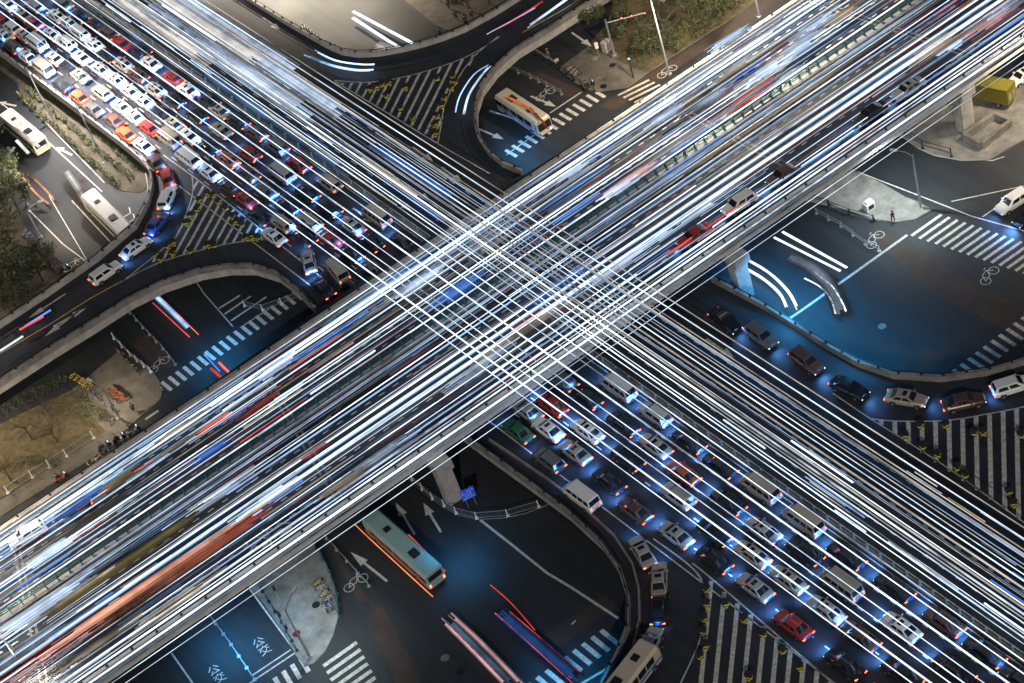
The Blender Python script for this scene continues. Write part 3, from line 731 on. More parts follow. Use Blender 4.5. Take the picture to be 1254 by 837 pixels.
for c in ((33, 655, 'suv', 'white', (-14, 8), 'white car with sunroof at the left end of the bridge'),
          (88, 624, 'sedan', 'black', (-14, 8), 'black car ahead of the white one at the bridge left end'),
          (905, 249, 'suv', 'white', (-14, 9), 'white estate car with dark roof panels on the bridge'),
          (959, 213, 'sedan', 'brown', (-14, 9), 'dark gold car following the white one on the bridge'),
          (850, 288, 'sedan', 'red', (-14, 9), 'dark red car leading the white one on the bridge'),
          (1112, 108, 'sedan', 'silver', (-14, 9), 'silver car near the lower parapet at upper right of bridge'),
          (1066, 138, 'sedan', 'black', (-14, 9), 'black car behind the silver one on the bridge')):
    car(*c[:4], c[5], G5, d=c[4], level=ZA, glow=300)
car(1240, 247, 'suv', 'white', 'white estate car with sunroof waiting on the street at right edge', None, level=0, d=(-14, 9), glow=300)
car(1253, 92, 'sedan', 'white', 'white car half out of view behind the yellow truck', None, level=0, d=(-14, 9), glow=0)
car(1262, 262, 'sedan', 'black', 'black car cut by the right edge just below the white estate car', None, level=0, d=(-14, 9), glow=1100)
for o, pw in GLOW: headlamp_glow(o, pw)

# ------------------------------------------------------------------ buses, truck
def make_bus(body_col, stripe, L=11.5, hw=1.25, H=3.0, name='bus', win=True):
    root = empty(name); root['category'] = 'bus'
    b = MB(); loft(b, [ring(-L / 2, hw * .94, .5, H - .15, .2), ring(-L / 2 + .15, hw, .35, H, .2), ring(L / 2 - .3, hw, .35, H, .2), ring(L / 2, hw * .92, .5, H - .3, .2)])
    b.build('body', mat('bus paint ' + name + body_col, {'white': (.7, .69, .64), 'green': (.12, .3, .08), 'cream': (.55, .48, .36), 'teal': (.25, .4, .38)}[body_col], .4, coat=.4), root)
    s = MB()
    for sy in (-1, 1): s.box((0, sy * (hw + .004), .95), L * .96, .02, .3)
    s.build('stripe', mat('bus stripe ' + stripe, {'red': (.5, .04, .03), 'blue': (.03, .1, .5), 'yellow': (.6, .45, .05), 'green': (.05, .3, .1)}[stripe], .4), root)
    for sy in (-1, 1):
        w = MB(); n = int(L / 1.7)
        for i in range(n): w.box((-L / 2 + .9 + i * (L - 1.4) / n, sy * (hw + .005), 1.5), (L - 1.4) / n - .15, .02, .95)
        w.build('side_window', m_glass, root)
    f = MB(); f.box((L / 2 - .02, 0, 1.2), .08, hw * 1.7, 1.25); f.build('windshield', m_glass, root)
    f = MB(); f.box((-L / 2 + .03, 0, 1.6), .1, hw * 1.5, .8); f.build('rear_window', m_glass, root)
    f = MB(); f.box((-L * .22, 0, H), 1.3, 1.0, .16); f.box((L * .2, 0, H), .8, .8, .1); f.build('roof_hatch', m_dark, root)
    for sx in (-L * .3, L * .32):
        for sy in (-1, 1):
            w = MB(); w.tube([(sx, sy * (hw - .28), .48), (sx, sy * (hw + .01), .48)], .48, 16); wo = w.build('wheel', m_black, root)
            w = MB(); w.tube([(sx, sy * (hw - .2), .48), (sx, sy * (hw + .02), .48)], .26, 10); w.build('rim', m_rim, wo)
    for sy in (-1, 1):
        l = MB(); l.box((L / 2 - .08, sy * hw * .7, .6), .16, .3, .22); l.build('headlight', m_head, root)
        l = MB(); l.box((-L / 2 - .02, sy * hw * .78, .8), .1, .18, .4); l.build('tail_light', m_tail, root)
        l = MB(); l.tube([(L / 2 - .2, sy * (hw + .0), 2.5), (L / 2 + .25, sy * (hw + .35), 2.55), (L / 2 + .35, sy * (hw + .35), 2.1)], .06, 6); l.build('wing_mirror', m_dark, root)
    return root
def bus(px, py, d, level, label, *a, **k):
    p = P(px, py, level + 2.2); q = P(px + d[0], py + d[1], level + 2.2) - p
    o = make_bus(*a, **k); o.location = (p.x, p.y, level + .01); o.rotation_euler.z = math.atan2(q.y, q.x); o['label'] = label; return o
bus(28, 158, (-12, -10), 0, 'cream and green city bus on the street at far left', 'cream', 'green')
bus(131, 262, (-10, -10), 0, 'long white bus on the street beside the left ramp', 'white', 'yellow', L=12.5)
bus(492, 668, (-10, -9), 0, 'teal city bus coming out from under the bridge', 'teal', 'red', L=13)
bus(640, 134, (12, 8), 0, 'cream bus with orange side lights on the top street', 'cream', 'blue', L=10)
bus(768, 826, (7, -9), ZB, 'cream coach with roof hatch cut by the bottom edge', 'cream', 'blue', L=8.5, H=2.9)
# yellow truck
p = P(1207, 112, 1.6); q = P(1193, 109, 1.6) - p
tk = empty('box_truck', (p.x, p.y, .205), math.atan2(q.y, q.x)); tag(tk, 'yellow box truck parked on rough ground under the bridge', 'truck')
m_ty = mat('yellow truck paint', (.2, .17, .02), .5, var=.15, scale=1.5)
b = MB(); b.box((-1.2, 0, .8), 5.0, 2.3, 2.4); b.build('cargo_box', m_ty, tk)
b = MB(); loft(b, [ring(1.45, 1.05, .5, 2.3, .15), ring(2.6, 1.05, .45, 2.25, .15), ring(3.2, .98, .45, 1.5, .15)]); b.build('cab', m_ty, tk)
b = MB(); b.face([(2.72, -.85, 2.18), (3.2, -.8, 1.53), (3.2, .8, 1.53), (2.72, .85, 2.18)]); b.v = [(x + .03, y, z + .03) for x, y, z in b.v]; b.build('windshield', m_glass, tk)
for k in range(2):
    b = MB(); b.box((-3.715, -.55 + 1.1 * k, .95), .03, 1.0, 2.1); dr = b.build('rear_door', m_ty, tk); b = MB(); b.box((-3.74, -.55 + 1.1 * k, 1.5), .03, .5, .7); b.build('panel', m_conc, dr)
b = MB(); b.box((-.4, 0, .55), 6.6, 1.0, .2); b.build('chassis', m_dark, tk)
for sx in (-2.2, 2.3):
    for sy in (-1, 1):
        b = MB(); b.tube([(sx, sy * .8, .42), (sx, sy * 1.08, .42)], .42, 14); wo = b.build('wheel', m_black, tk); b = MB(); b.tube([(sx, sy * .9, .42), (sx, sy * 1.1, .42)], .2, 10); b.build('rim', m_rim, wo)

# ------------------------------------------------------------------ planters (chequered drums)
def make_planter():
    r = empty('planter'); r['category'] = 'planter'
    b = MB(); b.lathe((0, 0, 0), [(.34, 0), (.38, .26), (.41, .52), (.44, .78)], 14, lambda k, j: (k + j // 2) % 2)
    b.build('tub', [m_black, m_yb], r)
    b = MB(); b.lathe((0, 0, .78), [(.46, 0), (.48, .06), (.4, .1), (.02, .08)], 14); b.build('soil_cap', mat('dark soil', (.03, .028, .022), .95), r)
    b = MB(); rnd = random.Random(5)
    for k in range(60):
        a = rnd.uniform(0, 2 * PI); rr = rnd.uniform(0, .4); h = rnd.uniform(.8, 1.12); c = Vector((rr * math.cos(a), rr * math.sin(a), h)); s = .09
        b.face([c + Vector((rnd.uniform(-s, s), rnd.uniform(-s, s), rnd.uniform(-s, s))) for _ in range(3)])
    b.build('foliage', mat('planter leaves', (.02, .025, .015), .8), r)
    return r
PL = {'the right hatched area': [(1108, 531), (1127, 518), (1158, 518), (1130, 544), (1148, 554), (1172, 570), (1182, 579), (1193, 527), (1204, 527), (1236, 600), (1241, 614), (1251, 530)],
      'the bottom hatched area': [(865, 719), (865, 737), (888, 737), (862, 755), (861, 771), (864, 788), (857, 801), (911, 756), (934, 774), (958, 794), (917, 826), (979, 814)],
      'the left hatched area': [(254, 235), (261, 237), (244, 243), (267, 245), (241, 254), (233, 262), (228, 271), (276, 253), (285, 263), (290, 269), (296, 273), (301, 289), (309, 286), (315, 289), (233, 305), (254, 298), (262, 298), (212, 295), (205, 299), (211, 308), (196, 315), (191, 309)],
      'the top hatched area': [(453, 107), (462, 104), (468, 101), (476, 99), (496, 105), (473, 115), (490, 130), (505, 142), (535, 94), (554, 91), (557, 98), (552, 106), (544, 118), (541, 127), (535, 140), (532, 151), (533, 161)]}
for nm, L in PL.items():
    L = sorted(L, key=lambda c: c[0])
    for i, (x, y) in enumerate(L):
        p = P(x, y + 2, ZB + .5)
        place('planter', make_planter, (p.x, p.y, ZB + .006), random.uniform(0, 6), 'chequered yellow and black tub, %s from the left in %s' % (ordw(i + 1), nm), 'chequered planter tubs on the hatched areas')

# ------------------------------------------------------------------ street lamps, poles, signs
def lamp_post(px, py, H, arm, label, power=0, col=(1, .78, .5), level=0, name='street_lamp', spot=False):
    base = P(px, py, level); e = empty(name, base, math.atan2(arm[1], arm[0]) if arm else 0); tag(e, label, 'street lamp')
    b = MB(); b.tube([(0, 0, 0), (0, 0, H * .5), (0, 0, H)], [.16, .12, .08], 8); b.box((0, 0, 0), .5, .5, .3); b.build('pole', m_steel, e)
    L = 2.2
    b = MB(); b.tube([(0, 0, H - .3), (L * .4, 0, H + .25), (L, 0, H + .35)], .06, 6); b.build('arm', m_steel, e)
    b = MB(); b.box((L + .2, 0, H + .28), .9, .34, .16); hd = b.build('lamp_head', m_whitep, e)
    b = MB(); b.box((L + .2, 0, H + .25), .7, .26, .025); b.build('lens', emis('lamp lens', (1, .85, .6), 12) if power else m_conc, hd)
    if power:
        l = bpy.data.lights.new('lamp_light', 'SPOT'); l.energy = power; l.color = col; l.shadow_soft_size = .3; l.spot_size = R(155); l.spot_blend = .8
        lo = bpy.data.objects.new('lamp_light', l); COL.objects.link(lo); lo.parent = e; lo.location = (L + .2, 0, H + .1)
    return e
WARM = (1, .84, .64)
lamp_post(65, 148, 10.5, (1, .6), 'tall steel lamp post in the hedge, the left of two', 16000, (1, .9, .84))
lamp_post(129, 200, 14, (1, .6), 'tall steel lamp post in the hedge, the right of two', 20000, (1, .9, .84))
lamp_post(51, 292, 5.5, (1, .2), 'short lamp post beside the bicycles at far left', 900, WARM)
lamp_post(34, 252, 8.5, (.7, .8), 'curved lamp post leaning out of the trees at far left', 2500, WARM)
lamp_post(147, 514, 6, (-.3, .4), 'thin lamp post casting a shadow on the bicycle plaza', 1500, WARM)
lamp_post(380, 806, 9, (.4, .5), 'lamp post on the tip of the corner island', 2300, (.8, .95, 1))
lamp_post(1128, 256, 9, (-.6, .5), 'slim lamp post on the corner island at right', 4500, (.8, .95, 1))
for (x, y, lab, pw, lv) in ((420, -40, 'lamp post beyond the top street', 26000, 0), (200, -75, 'lamp post beyond the upper left road', 120000, 0), (330, -60, 'lamp post outside the top of the frame', 60000, 0),
                            (-40, 330, 'lamp post left of the dense trees', 6000, 0), (905, -40, 'lamp post behind the conifers at top', 9000, 0), (1290, 130, 'lamp post right of the rubble ground', 8000, 0),
                            (-60, 560, 'lamp post at the end of the lawn', 9000, 0), (1300, 230, 'lamp post right of the far crossing', 2000, 0)):
    lamp_post(x, y, 14, (0, -1), lab, pw, WARM, lv)
for (x, y, pw, lab) in ((-30, 668, 11000, 'bridge lamp at the lower left end'), (820, 92, 22000, 'bridge lamp on the upper parapet near the plaza'), (930, 22, 20000, 'bridge lamp on the upper parapet near the conifers'), (60, 865, 6000, 'bridge lamp below the lower parapet')):
    lamp_post(x, y, 13, (0.5, -1), lab, pw, WARM, ZA if y < 800 else 0)
# traffic signal gantry on the top plaza
e = empty('traffic_light', P(753, 69, .14)); tag(e, 'tall signal mast with long cross arm on the top plaza', 'traffic light')
b = MB(); b.tube([(0, 0, 0), (0, 0, 6.5)], [.2, .13], 8); b.box((0, 0, 0), .8, .8, .3); b.build('pole', m_steel, e)
b = MB(); b.tube([(0, 0, 5.9), (5.5, -1.2, 6.2)], .08, 6); b.build('arm', m_steel, e)
for k, x in enumerate((2.2, 3.6, 5.4)):
    b = MB(); b.box((x, -1.2 * x / 5.5, 5.5), .4, .35, 1.05); h = b.build('signal_head', m_dark, e)
    b = MB(); b.tube([(x + .0, -1.2 * x / 5.5 - .17, 6.3), (x, -1.2 * x / 5.5 - .24, 6.3)], .13, 8); b.build('lens', m_tail, h)
e = empty('traffic_light', P(776, 96, .14)); tag(e, 'slim signal post with green and red lamps by the top kerb', 'traffic light')
b = MB(); b.tube([(0, 0, 0), (0, 0, 5)], .09, 8); b.build('pole', m_dark, e)
b = MB(); b.box((0, -.2, 3.4), .34, .3, .9); h = b.build('signal_head', m_dark, e)
b = MB(); b.box((0, -.36, 3.6), .2, .04, .2); b.build('lens', emis('green lamp', (.05, 1, .6), 6), h)
e = empty('sign_post', P(735, 73, .14)); tag(e, 'white notice post standing near the cabinet on the top plaza', 'sign')
b = MB(); b.tube([(0, 0, 0), (0, 0, 3.2)], .06, 6); b.build('pole', m_steel, e); b = MB(); b.box((0, -.08, 2.0), .5, .05, 1.1); b.build('panel', m_whitep, e)
e = empty('utility_cabinet', P(744, 62, .14), .6); tag(e, 'grey utility cabinet behind the notice post', 'cabinet')
b = MB(); b.box((0, 0, 0), 1.3, .8, 1.6); b.box((0, 0, 1.6), 1.4, .9, .08); b.build('casing', m_conc, e); b = MB(); b.box((0, -.41, .1), .9, .03, 1.35); b.build('door', m_steel, e)
# small kiosk-like cart on the right island
e = empty('utility_cabinet', P(1065, 256, .15), .3); tag(e, 'small white cabinet on the right corner island', 'cabinet')
b = MB(); b.box((0, 0, 0), 1.3, .9, 1.1); b.box((0, 0, 1.1), 1.1, .7, .3, 0, 0, .8); b.build('casing', m_whitep, e); b = MB(); b.box((0, -.46, .3), .8, .03, .6); b.build('door', m_dark, e)
# blue sign
e = empty('road_sign', P(579, 620, .15), R(10)); tag(e, 'blue information sign with white rows by the bridge pier', 'sign')
b = MB(); b.tube([(-.5, 0, 0), (-.5, 0, 3.2)], .06, 6); b.tube([(.5, 0, 0), (.5, 0, 3.2)], .06, 6); b.build('pole', m_steel, e)
b = MB(); b.box((0, -.1, 1.5), 1.7, .06, 1.7); pn = b.build('panel', mat('sign blue', (.01, .06, .5), .4, emit=(.02, .1, .8), es=.15), e)
b = MB(); rnd = random.Random(3)
for r_ in range(4):
    for c_ in range(5):
        if rnd.random() < .85:
            b.box((-.62 + c_ * .31, -.145, 1.68 + r_ * .36), .2, .02, .05); b.box((-.62 + c_ * .31, -.145, 1.8 + r_ * .36), .16, .02, .04); b.box((-.66 + c_ * .31 + rnd.random() * .08, -.147, 1.68 + r_ * .36), .04, .02, .16)
b.build('lettering', m_whitep, pn)
e = empty('road_sign', P(373, 795, .15), R(15)); tag(e, 'round red and blue no parking sign on the corner island', 'sign')
b = MB(); b.tube([(0, 0, 0), (0, 0, 3.4)], .06, 6); b.build('pole', m_steel, e)
b = MB(); b.tube([(0, -.06, 3.0), (0, -.1, 3.0)], .5, 20); pn = b.build('disc', mat('sign red', (.5, .02, .02), .4), e)
b = MB(); b.tube([(0, -.1, 3.0), (0, -.115, 3.0)], .38, 20); b.build('disc_face', mat('sign face blue', (.01, .04, .3), .4), pn)
b = MB(); b.bar((-.27, -.125, 2.73), (.27, -.125, 3.27), .1, .03); b.bar((.27, -.127, 2.73), (-.27, -.127, 3.27), .1, .03); b.build('bar', MATS['sign red'], pn)
for (x, y, s, lab) in ((350, 770, 3, 'leaning white guy pole on the corner island'), (357, 783, 2.6, 'short white stake beside the no parking sign'), (345, 741, 3.4, 'dark slim signal post at the island edge')):
    e = empty('signal_post', P(x, y, .15)); tag(e, lab, 'post'); b = MB(); b.tube([(0, 0, 0), (.1, 0, s)], .06, 6); b.build('pole', m_steel, e); b = MB(); b.box((.1, 0, s - .7), .3, .3, .7); b.build('signal_head', m_dark, e)

# fences with posts
def fence(pts, z, label, h=.9, step=2.0, bars=False, m=None):
    w = W2(pts, z); m = m or m_steel
    e = empty('fence', w[0]); tag(e, label, 'fence'); o0 = w[0]
    b = MB()
    for a, c in zip(w, w[1:]):
        a, c = a - o0, c - o0
        for hh in ((h, h * .45) if not bars else (h, .12)): b.bar(a + Vector((0, 0, hh)), c + Vector((0, 0, hh)), .06, .06)
        if bars:
            n = int((c - a).length / .28)
            for i in range(n): p = a.lerp(c, i / n); b.bar(p + Vector((0, 0, .1)), p + Vector((0, 0, h)), .035)
    b.build('railing', m, e)
    for a, c in zip(w, w[1:]):
        n = max(1, round((c - a).length / step))
        for i in range(n + (1 if c is w[-1] else 0)):
            p = a.lerp(c, i / n) - o0; q = MB(); q.box(p, .12, .12, h + .15); q.box(p, .4, .4, .1); q.build('post', m_whitep if bars else m, e)
fence([(255, 752), (283, 790), (312, 833)], 0, 'low steel railing between the two bus lanes at bottom left', .8, 2.4)
fence([(1000, 262), (1030, 278), (1060, 300), (1077, 308)], 0, 'white low fence between the lanes near the right island', .8)
fence([(505, 588), (530, 611), (559, 629), (584, 635), (622, 632), (660, 621)], .15, 'white barred fence curving round the pier island', 1.0, 2.6, True)
fence([(300, 375), (322, 380), (345, 372), (372, 362)], 0, 'barred fence inside the loop of the left ramp', .9, 2.4, True)
fence([(620, 84), (650, 96), (670, 106), (688, 116)], 0, 'low railing beside the cycle lane on the top street', .8)
fence([(655, 68), (685, 84), (712, 106), (728, 112)], 0.14, 'dark railing along the edge of the top plaza', 1.0, 1.8, False, m_dark)
fence([(152, 375), (175, 402), (200, 428), (215, 447)], 0, 'steel railing along the cycle lane inside the left ramp', .9, 2.0)
fence([(140, 415), (160, 436), (185, 456)], 0.14, 'blue grey panel fence at the edge of the bicycle plaza', 1.0, 2.0, True)
fence([(10, 604), (40, 585), (82, 559), (115, 537)], .12, 'barred fence along the lower edge of the lawn', 1.2, 3.0, True)
fence([(1108, 166), (1130, 182), (1165, 192)], .2, 'sagging wire fence round the rubble ground', 1.3, 4.0, False, m_dark)
fence([(985, 240), (1015, 252), (1040, 262), (1070, 270)], .15, 'dark bollard rail on the right corner island', .8, 3.0, False, m_dark)
fence([(388, 672), (403, 700), (413, 728), (416, 755)], .15, 'teal rail round the corner island', .9, 2.0, False, m_teal)
fence([(440, 660), (455, 680), (457, 720)] if False else [(400, 660), (425, 688), (452, 718)], 0, 'low fence between cycle lane and bus lane', .7, 2.4)
fence([(372, 34), (395, 52), (418, 62)], 0, 'dark chain of low hoops beside the top street', .7, 1.0, False, m_dark)
fence([(350, 720), (362, 775), (372, 808)] if False else [(322, 725), (345, 762), (364, 797)], .15, 'dark mesh rail on the left side of the corner island', 1.0, 1.6, False, m_dark)
# walled pit on rubble ground
e = empty('pit_wall', P(1212, 165, .2)); tag(e, 'square concrete walled pit on the rubble ground', 'wall')
o0 = P(1212, 165, .2); pts = [P(x, y, .2) - o0 for x, y in ((1181, 171), (1203, 182), (1238, 154), (1219, 145))]
for a, c in zip(pts, pts[1:] + pts[:1]):
    b = MB(); b.bar(a + Vector((0, 0, .5)), c + Vector((0, 0, .5)), .5, 1.0); b.build('wall', m_conc2, e)
# manholes
for i, (x, y, z) in enumerate(((545, 806, 0), (563, 823, 0), (729, 72, .14), (750, 80, .14), (733, 97, .14), (739, 106, .14), (1088, 243, .15), (387, 741, .15), (370, 704, .15), (118, 262, 0), (1080, 400, 0))):
    p = P(x, y, z); b = MB(); b.lathe((0, 0, 0), [(.5, .0), (.5, .012), (.42, .014), (.02, .014)], 16)
    o = b.build('manhole_cover', m_dark if i % 2 else m_conc2, None, (p.x, p.y, z + .008)); tag(o, 'round manhole cover, ' + ['left of two in the dark junction', 'right of two in the dark junction', 'nearest the cabinet on the top plaza', 'below the signal mast', 'left of the pair near the top crossing', 'right of the pair near the top crossing', 'on the right corner island', 'on the corner island below the teal rail', 'high on the corner island', 'by the white bus', 'in the right junction'][i], 'manhole', 'manhole covers')

# ------------------------------------------------------------------ vegetation
def leafmesh(name, clumps, n, size, seed, mats=None):
    """leaf faces scattered through many overlapping lumps"""
    rnd = random.Random(seed); b = MB()
    for (cx, cy, cz, r, rz_) in clumps:
        mi = rnd.choice((0, 0, 1, 1, 2))
        for k in range(n):
            while True:
                v = Vector((rnd.uniform(-1, 1), rnd.uniform(-1, 1), rnd.uniform(-1, 1)))
                if .15 < v.length < 1: break
            if v.length < .6 and rnd.random() < .5: continue
            c = Vector((cx + v.x * r, cy + v.y * r, cz + v.z * rz_)); s = size * rnd.uniform(.6, 1.3)
            n1 = Vector((rnd.gauss(0, 1), rnd.gauss(0, 1), rnd.gauss(0, 1) + .6)).normalized(); t1 = n1.orthogonal().normalized(); t2 = n1.cross(t1); a = rnd.uniform(0, PI)
            u = (t1 * math.cos(a) + t2 * math.sin(a)) * s; w = (t2 * math.cos(a) - t1 * math.sin(a)) * s * .55
            b.face([c - u, c + w, c + u, c - w], mi if rnd.random() < .7 else rnd.choice((0, 1, 2)))
    return b.mesh(name, mats or m_leaf)
def tree(px, py, z, H, Rc, label, seed, bare=False, conifer=False, group=None, dens=70):
    p = P(px, py, z); rnd = random.Random(seed)
    e = empty('bare_tree' if bare else ('conifer_tree' if conifer else 'leafy_tree'), p, rnd.uniform(0, 6)); tag(e, label, 'tree', group)
    b = MB(); th = H * (.35 if bare else .6)
    b.tube([(0, 0, -.05), (.1, 0, th * .5), (0, .1, th)], [.2 * H / 8, .15 * H / 8, .1 * H / 8], 7)
    tips = []
    def limb(a, d, L, r, lv):
        d = d.normalized(); m = a + d * L * .5 + Vector((rnd.uniform(-.1, .1), rnd.uniform(-.1, .1), 0)) * L; c = a + d * L
        b.tube([a, m, c], [r, r * .75, r * .45], 5); tips.append(c)
        if lv > 0:
            for k in range(3 if bare else 2):
                nd = d + Vector((rnd.uniform(-.8, .8), rnd.uniform(-.8, .8), rnd.uniform(-.1, .6))); limb(m.lerp(c, rnd.uniform(.1, 1)), nd, L * rnd.uniform(.55, .75), r * .5, lv - 1)
    if not conifer:
        for k in range(6):
            a = k * PI / 3 + rnd.uniform(-.3, .3); limb(Vector((0, 0, th * rnd.uniform(.6, 1))), Vector((math.cos(a), math.sin(a), rnd.uniform(.6, 1.4))), H * .32, .07 * H / 8, 3 if bare else 1)
    b.build('trunk', m_bark, e)
    if not bare:
        cl = []
        if conifer:
            for k in range(26):
                h = rnd.uniform(.08, 1) * H; r = Rc * (1.05 - h / H); a = rnd.uniform(0, 2 * PI); cl.append((math.cos(a) * r * .6, math.sin(a) * r * .6, h, max(.35, r * .55), .7))
        else:
            for k in range(34):
                a = rnd.uniform(0, 2 * PI); rr = Rc * math.sqrt(rnd.random()) * .85; h = H * (.5 + .42 * rnd.random() * (1 - (rr / Rc) ** 2 * .6)); cl.append((math.cos(a) * rr, math.sin(a) * rr, h, Rc * rnd.uniform(.2, .36), Rc * rnd.uniform(.15, .28)))
        me = leafmesh('crown', cl, dens, .2, seed); o = bpy.data.objects.new('crown', me); COL.objects.link(o); o.parent = e
TG = 'dense trees at far left'
for i, (x, y, H, r, lab) in enumerate(((8, 232, 8, 4.2, 'highest'), (26, 262, 7, 3.2, 'second highest'), (6, 295, 8, 4.0, 'third from the top'), (-14, 340, 9, 4.5, 'partly outside the frame'), (20, 348, 8, 4.0, 'behind the orange-lit bicycles'), (52, 344, 6.5, 3.4, 'nearest the ramp parapet'), (24, 385, 8, 4.0, 'lowest, against the ramp parapet'), (-10, 200, 9, 4.5, 'cut by the frame above the others'))):
    tree(x, y, .12, H, r, 'dark leafy tree at far left, %s' % lab, 40 + i, group=TG)
for i, (x, y, lab) in enumerate(((39, 538, 'left of two on the dry lawn'), (71, 542, 'right of two on the dry lawn'), (14, 590, 'low on the lawn by the fence'))):
    tree(x, y, .12, 7, 3, 'bare winter tree, ' + lab, 60 + i, bare=True, group='bare trees on the lawn')
for i, (x, y, H, r, lab) in enumerate(((575, 14, 7, 3.6, 'leftmost at the top edge'), (600, 6, 7, 3.5, 'middle of three at the top edge'), (622, -8, 7, 3.6, 'rightmost of three at the top edge'))):
    tree(x, y, .14, H, r, 'dark round tree, ' + lab, 70 + i, group='dark trees at the top edge')
tree(818, 56, .12, 9, 4.5, 'large bare tree behind the round hedge at top', 80, bare=True)
for i, (x, y, H, r, cf, lab) in enumerate(((808, 60, 3.5, 3.8, False, 'broad dark shrub tree under the large bare tree'), (770, 48, 4.5, 2.4, False, 'dark leafy tree beside the signal mast'), (850, 40, 8, 2.8, True, 'dark conifer right of the bare tree'), (872, 26, 8, 2.8, True, 'dark conifer further up the bridge'), (892, 8, 7, 2.6, True, 'dark conifer at the top edge above the bridge'), (838, 14, 8, 3, False, 'dark leafy tree behind the conifers'), (770, 14, 6, 3, False, 'sparse tree at the top edge left of the bare tree'), (865, -8, 8, 3.5, False, 'leafy tree cut by the top edge'), (720, 30, 4, 2.6, False, 'low tree in shade under the top ramp'))):
    tree(x, y, .12, H, r, lab, 90 + i, conifer=cf)
# clipped tall hedge block on the top plaza
def hedge(pts, z, w, h, label, seed, group=None, name='hedge'):
    rnd = random.Random(seed); W_ = W2(pts, z); o0 = W_[0]; cl = []
    for a, c in zip(W_, W_[1:]):
        n = max(2, int((c - a).length / (w * .5)))
        for i in range(n):
            p = a.lerp(c, (i + rnd.uniform(-.2, .2)) / n) - o0; cl.append((p.x + rnd.uniform(-.1, .1), p.y + rnd.uniform(-.1, .1), h * rnd.uniform(.4, .6), w * rnd.uniform(.42, .58), h * rnd.uniform(.45, .6)))
    me = leafmesh(name, cl, 90, .13, seed); o = bpy.data.objects.new(name, me); COL.objects.link(o); o.location = o0
    tag(o, label, 'hedge' if name == 'hedge' else 'shrub', group)
hedge([(790, 86), (783, 60)], .14, 2.6, 2.6, 'dark clipped hedge block beside the slim signal post', 1)
rows = [[(28, 120), (70, 160), (112, 200), (150, 232)], [(36, 112), (80, 150), (125, 190), (168, 225)], [(50, 108), (95, 145), (135, 178), (172, 212)]]
for r_, row in enumerate(rows):
    n = 0
    for k in range(3):
        (x0, y0), (x1, y1) = row[k], row[k + 1]
        for i in range(6):
            n += 1; x, y = x0 + (x1 - x0) * i / 6, y0 + (y1 - y0) * i / 6
            hedge([(x, y), (x + 2.5, y + 2)], .15, 1.1 + .2 * (i % 2), 1.1, 'round shrub, %s from the top in the %s row of the left verge' % (ordw(n), ('outer', 'middle', 'inner')[r_]), 100 + r_ * 30 + n, 'round shrubs on the left verge', 'shrub')
hedge([(95, 482), (112, 498), (140, 520)], .12, 1.6, 1.2, 'dark hedge along the lower side of the bicycle plaza', 300)
hedge([(0, 508), (40, 488), (85, 466)], .12, 2.0, 1.2, 'dark hedge along the upper side of the lawn', 301)
hedge([(0, 575), (40, 565), (75, 570)], .12, 2.0, .6, 'low green bed crossing the lawn', 302)
hedge([(60, 500), (95, 505), (120, 520)], .12, 2.4, .6, 'low green bed at the top of the lawn', 303)

# ------------------------------------------------------------------ bicycles, scooters, people
def make_bike(col):
    r = empty('bicycle'); r['category'] = 'bicycle'
    def circ(cx, n=14, rad=.33):
        return [(cx + rad * math.cos(2 * PI * k / n), 0, .35 + rad * math.sin(2 * PI * k / n)) for k in range(n + 1)]
    for cx in (-.52, .52):
        b = MB(); b.tube(circ(cx), .03, 5)
        for k in range(4): a = k * PI / 4; b.bar((cx - .31 * math.cos(a), 0, .35 - .31 * math.sin(a)), (cx + .31 * math.cos(a), 0, .35 + .31 * math.sin(a)), .012)
        b.build('wheel', m_black, r)
    b = MB()
    for a, c in (((-.52, 0, .35), (-.15, 0, .75)), ((-.15, 0, .75), (.38, 0, .8)), ((.52, 0, .35), (.36, 0, .95)), ((-.52, 0, .35), (-.05, 0, .33)), ((-.05, 0, .33), (.38, 0, .75)), ((-.05, 0, .33), (-.18, 0, .85))): b.tube([a, c], .028, 5)
    b.build('frame', mat('bicycle paint ' + col, {'yellow': (.7, .5, .03), 'orange': (.7, .18, .02), 'silver': (.5, .5, .5), 'blue': (.03, .15, .5)}[col], .4), r)
    b = MB(); b.box((-.2, 0, .86), .28, .16, .07); b.build('saddle', m_black, r)
    b = MB(); b.tube([(.3, -.28, 1.0), (.37, 0, .96), (.3, .28, 1.0)], .02, 5); b.build('handlebar', m_dark, r)
    if col in ('yellow', 'orange'):
        b = MB(); b.box((.6, 0, .75), .28, .32, .2); b.build('basket', m_dark, r)
    return r
def bikes(a, c, n, heading, cols, label, z, group):
    for i in range(n):
        x, y = a[0] + (c[0] - a[0]) * i / max(1, n - 1), a[1] + (c[1] - a[1]) * i / max(1, n - 1)
        p = P(x, y, z); q = P(x + heading[0], y + heading[1], z) - p; col = cols[i % len(cols)]
        place(('bike', col), lambda: make_bike(col), (p.x + random.uniform(-.1, .1), p.y + random.uniform(-.1, .1), z + .005), math.atan2(q.y, q.x) + random.uniform(-.25, .25), '%s bicycle, %s in %s' % (col, ordw(i + 1), label), group)
bikes((112, 478), (128, 496), 9, (8, 5), ['silver', 'blue', 'silver'], 'the row beside the leaning lamp post', .14, 'parked bicycles')
bikes((138, 480), (152, 492), 8, (8, -5), ['orange'], 'the orange row on the plaza', .14, 'parked bicycles')
bikes((156, 444), (170, 456), 7, (7, 7), ['yellow', 'silver'], 'the row near the panel fence', .14, 'parked bicycles')
bikes((146, 432), (153, 438), 4, (7, 7), ['silver', 'yellow'], 'the short row highest on the plaza', .14, 'parked bicycles')
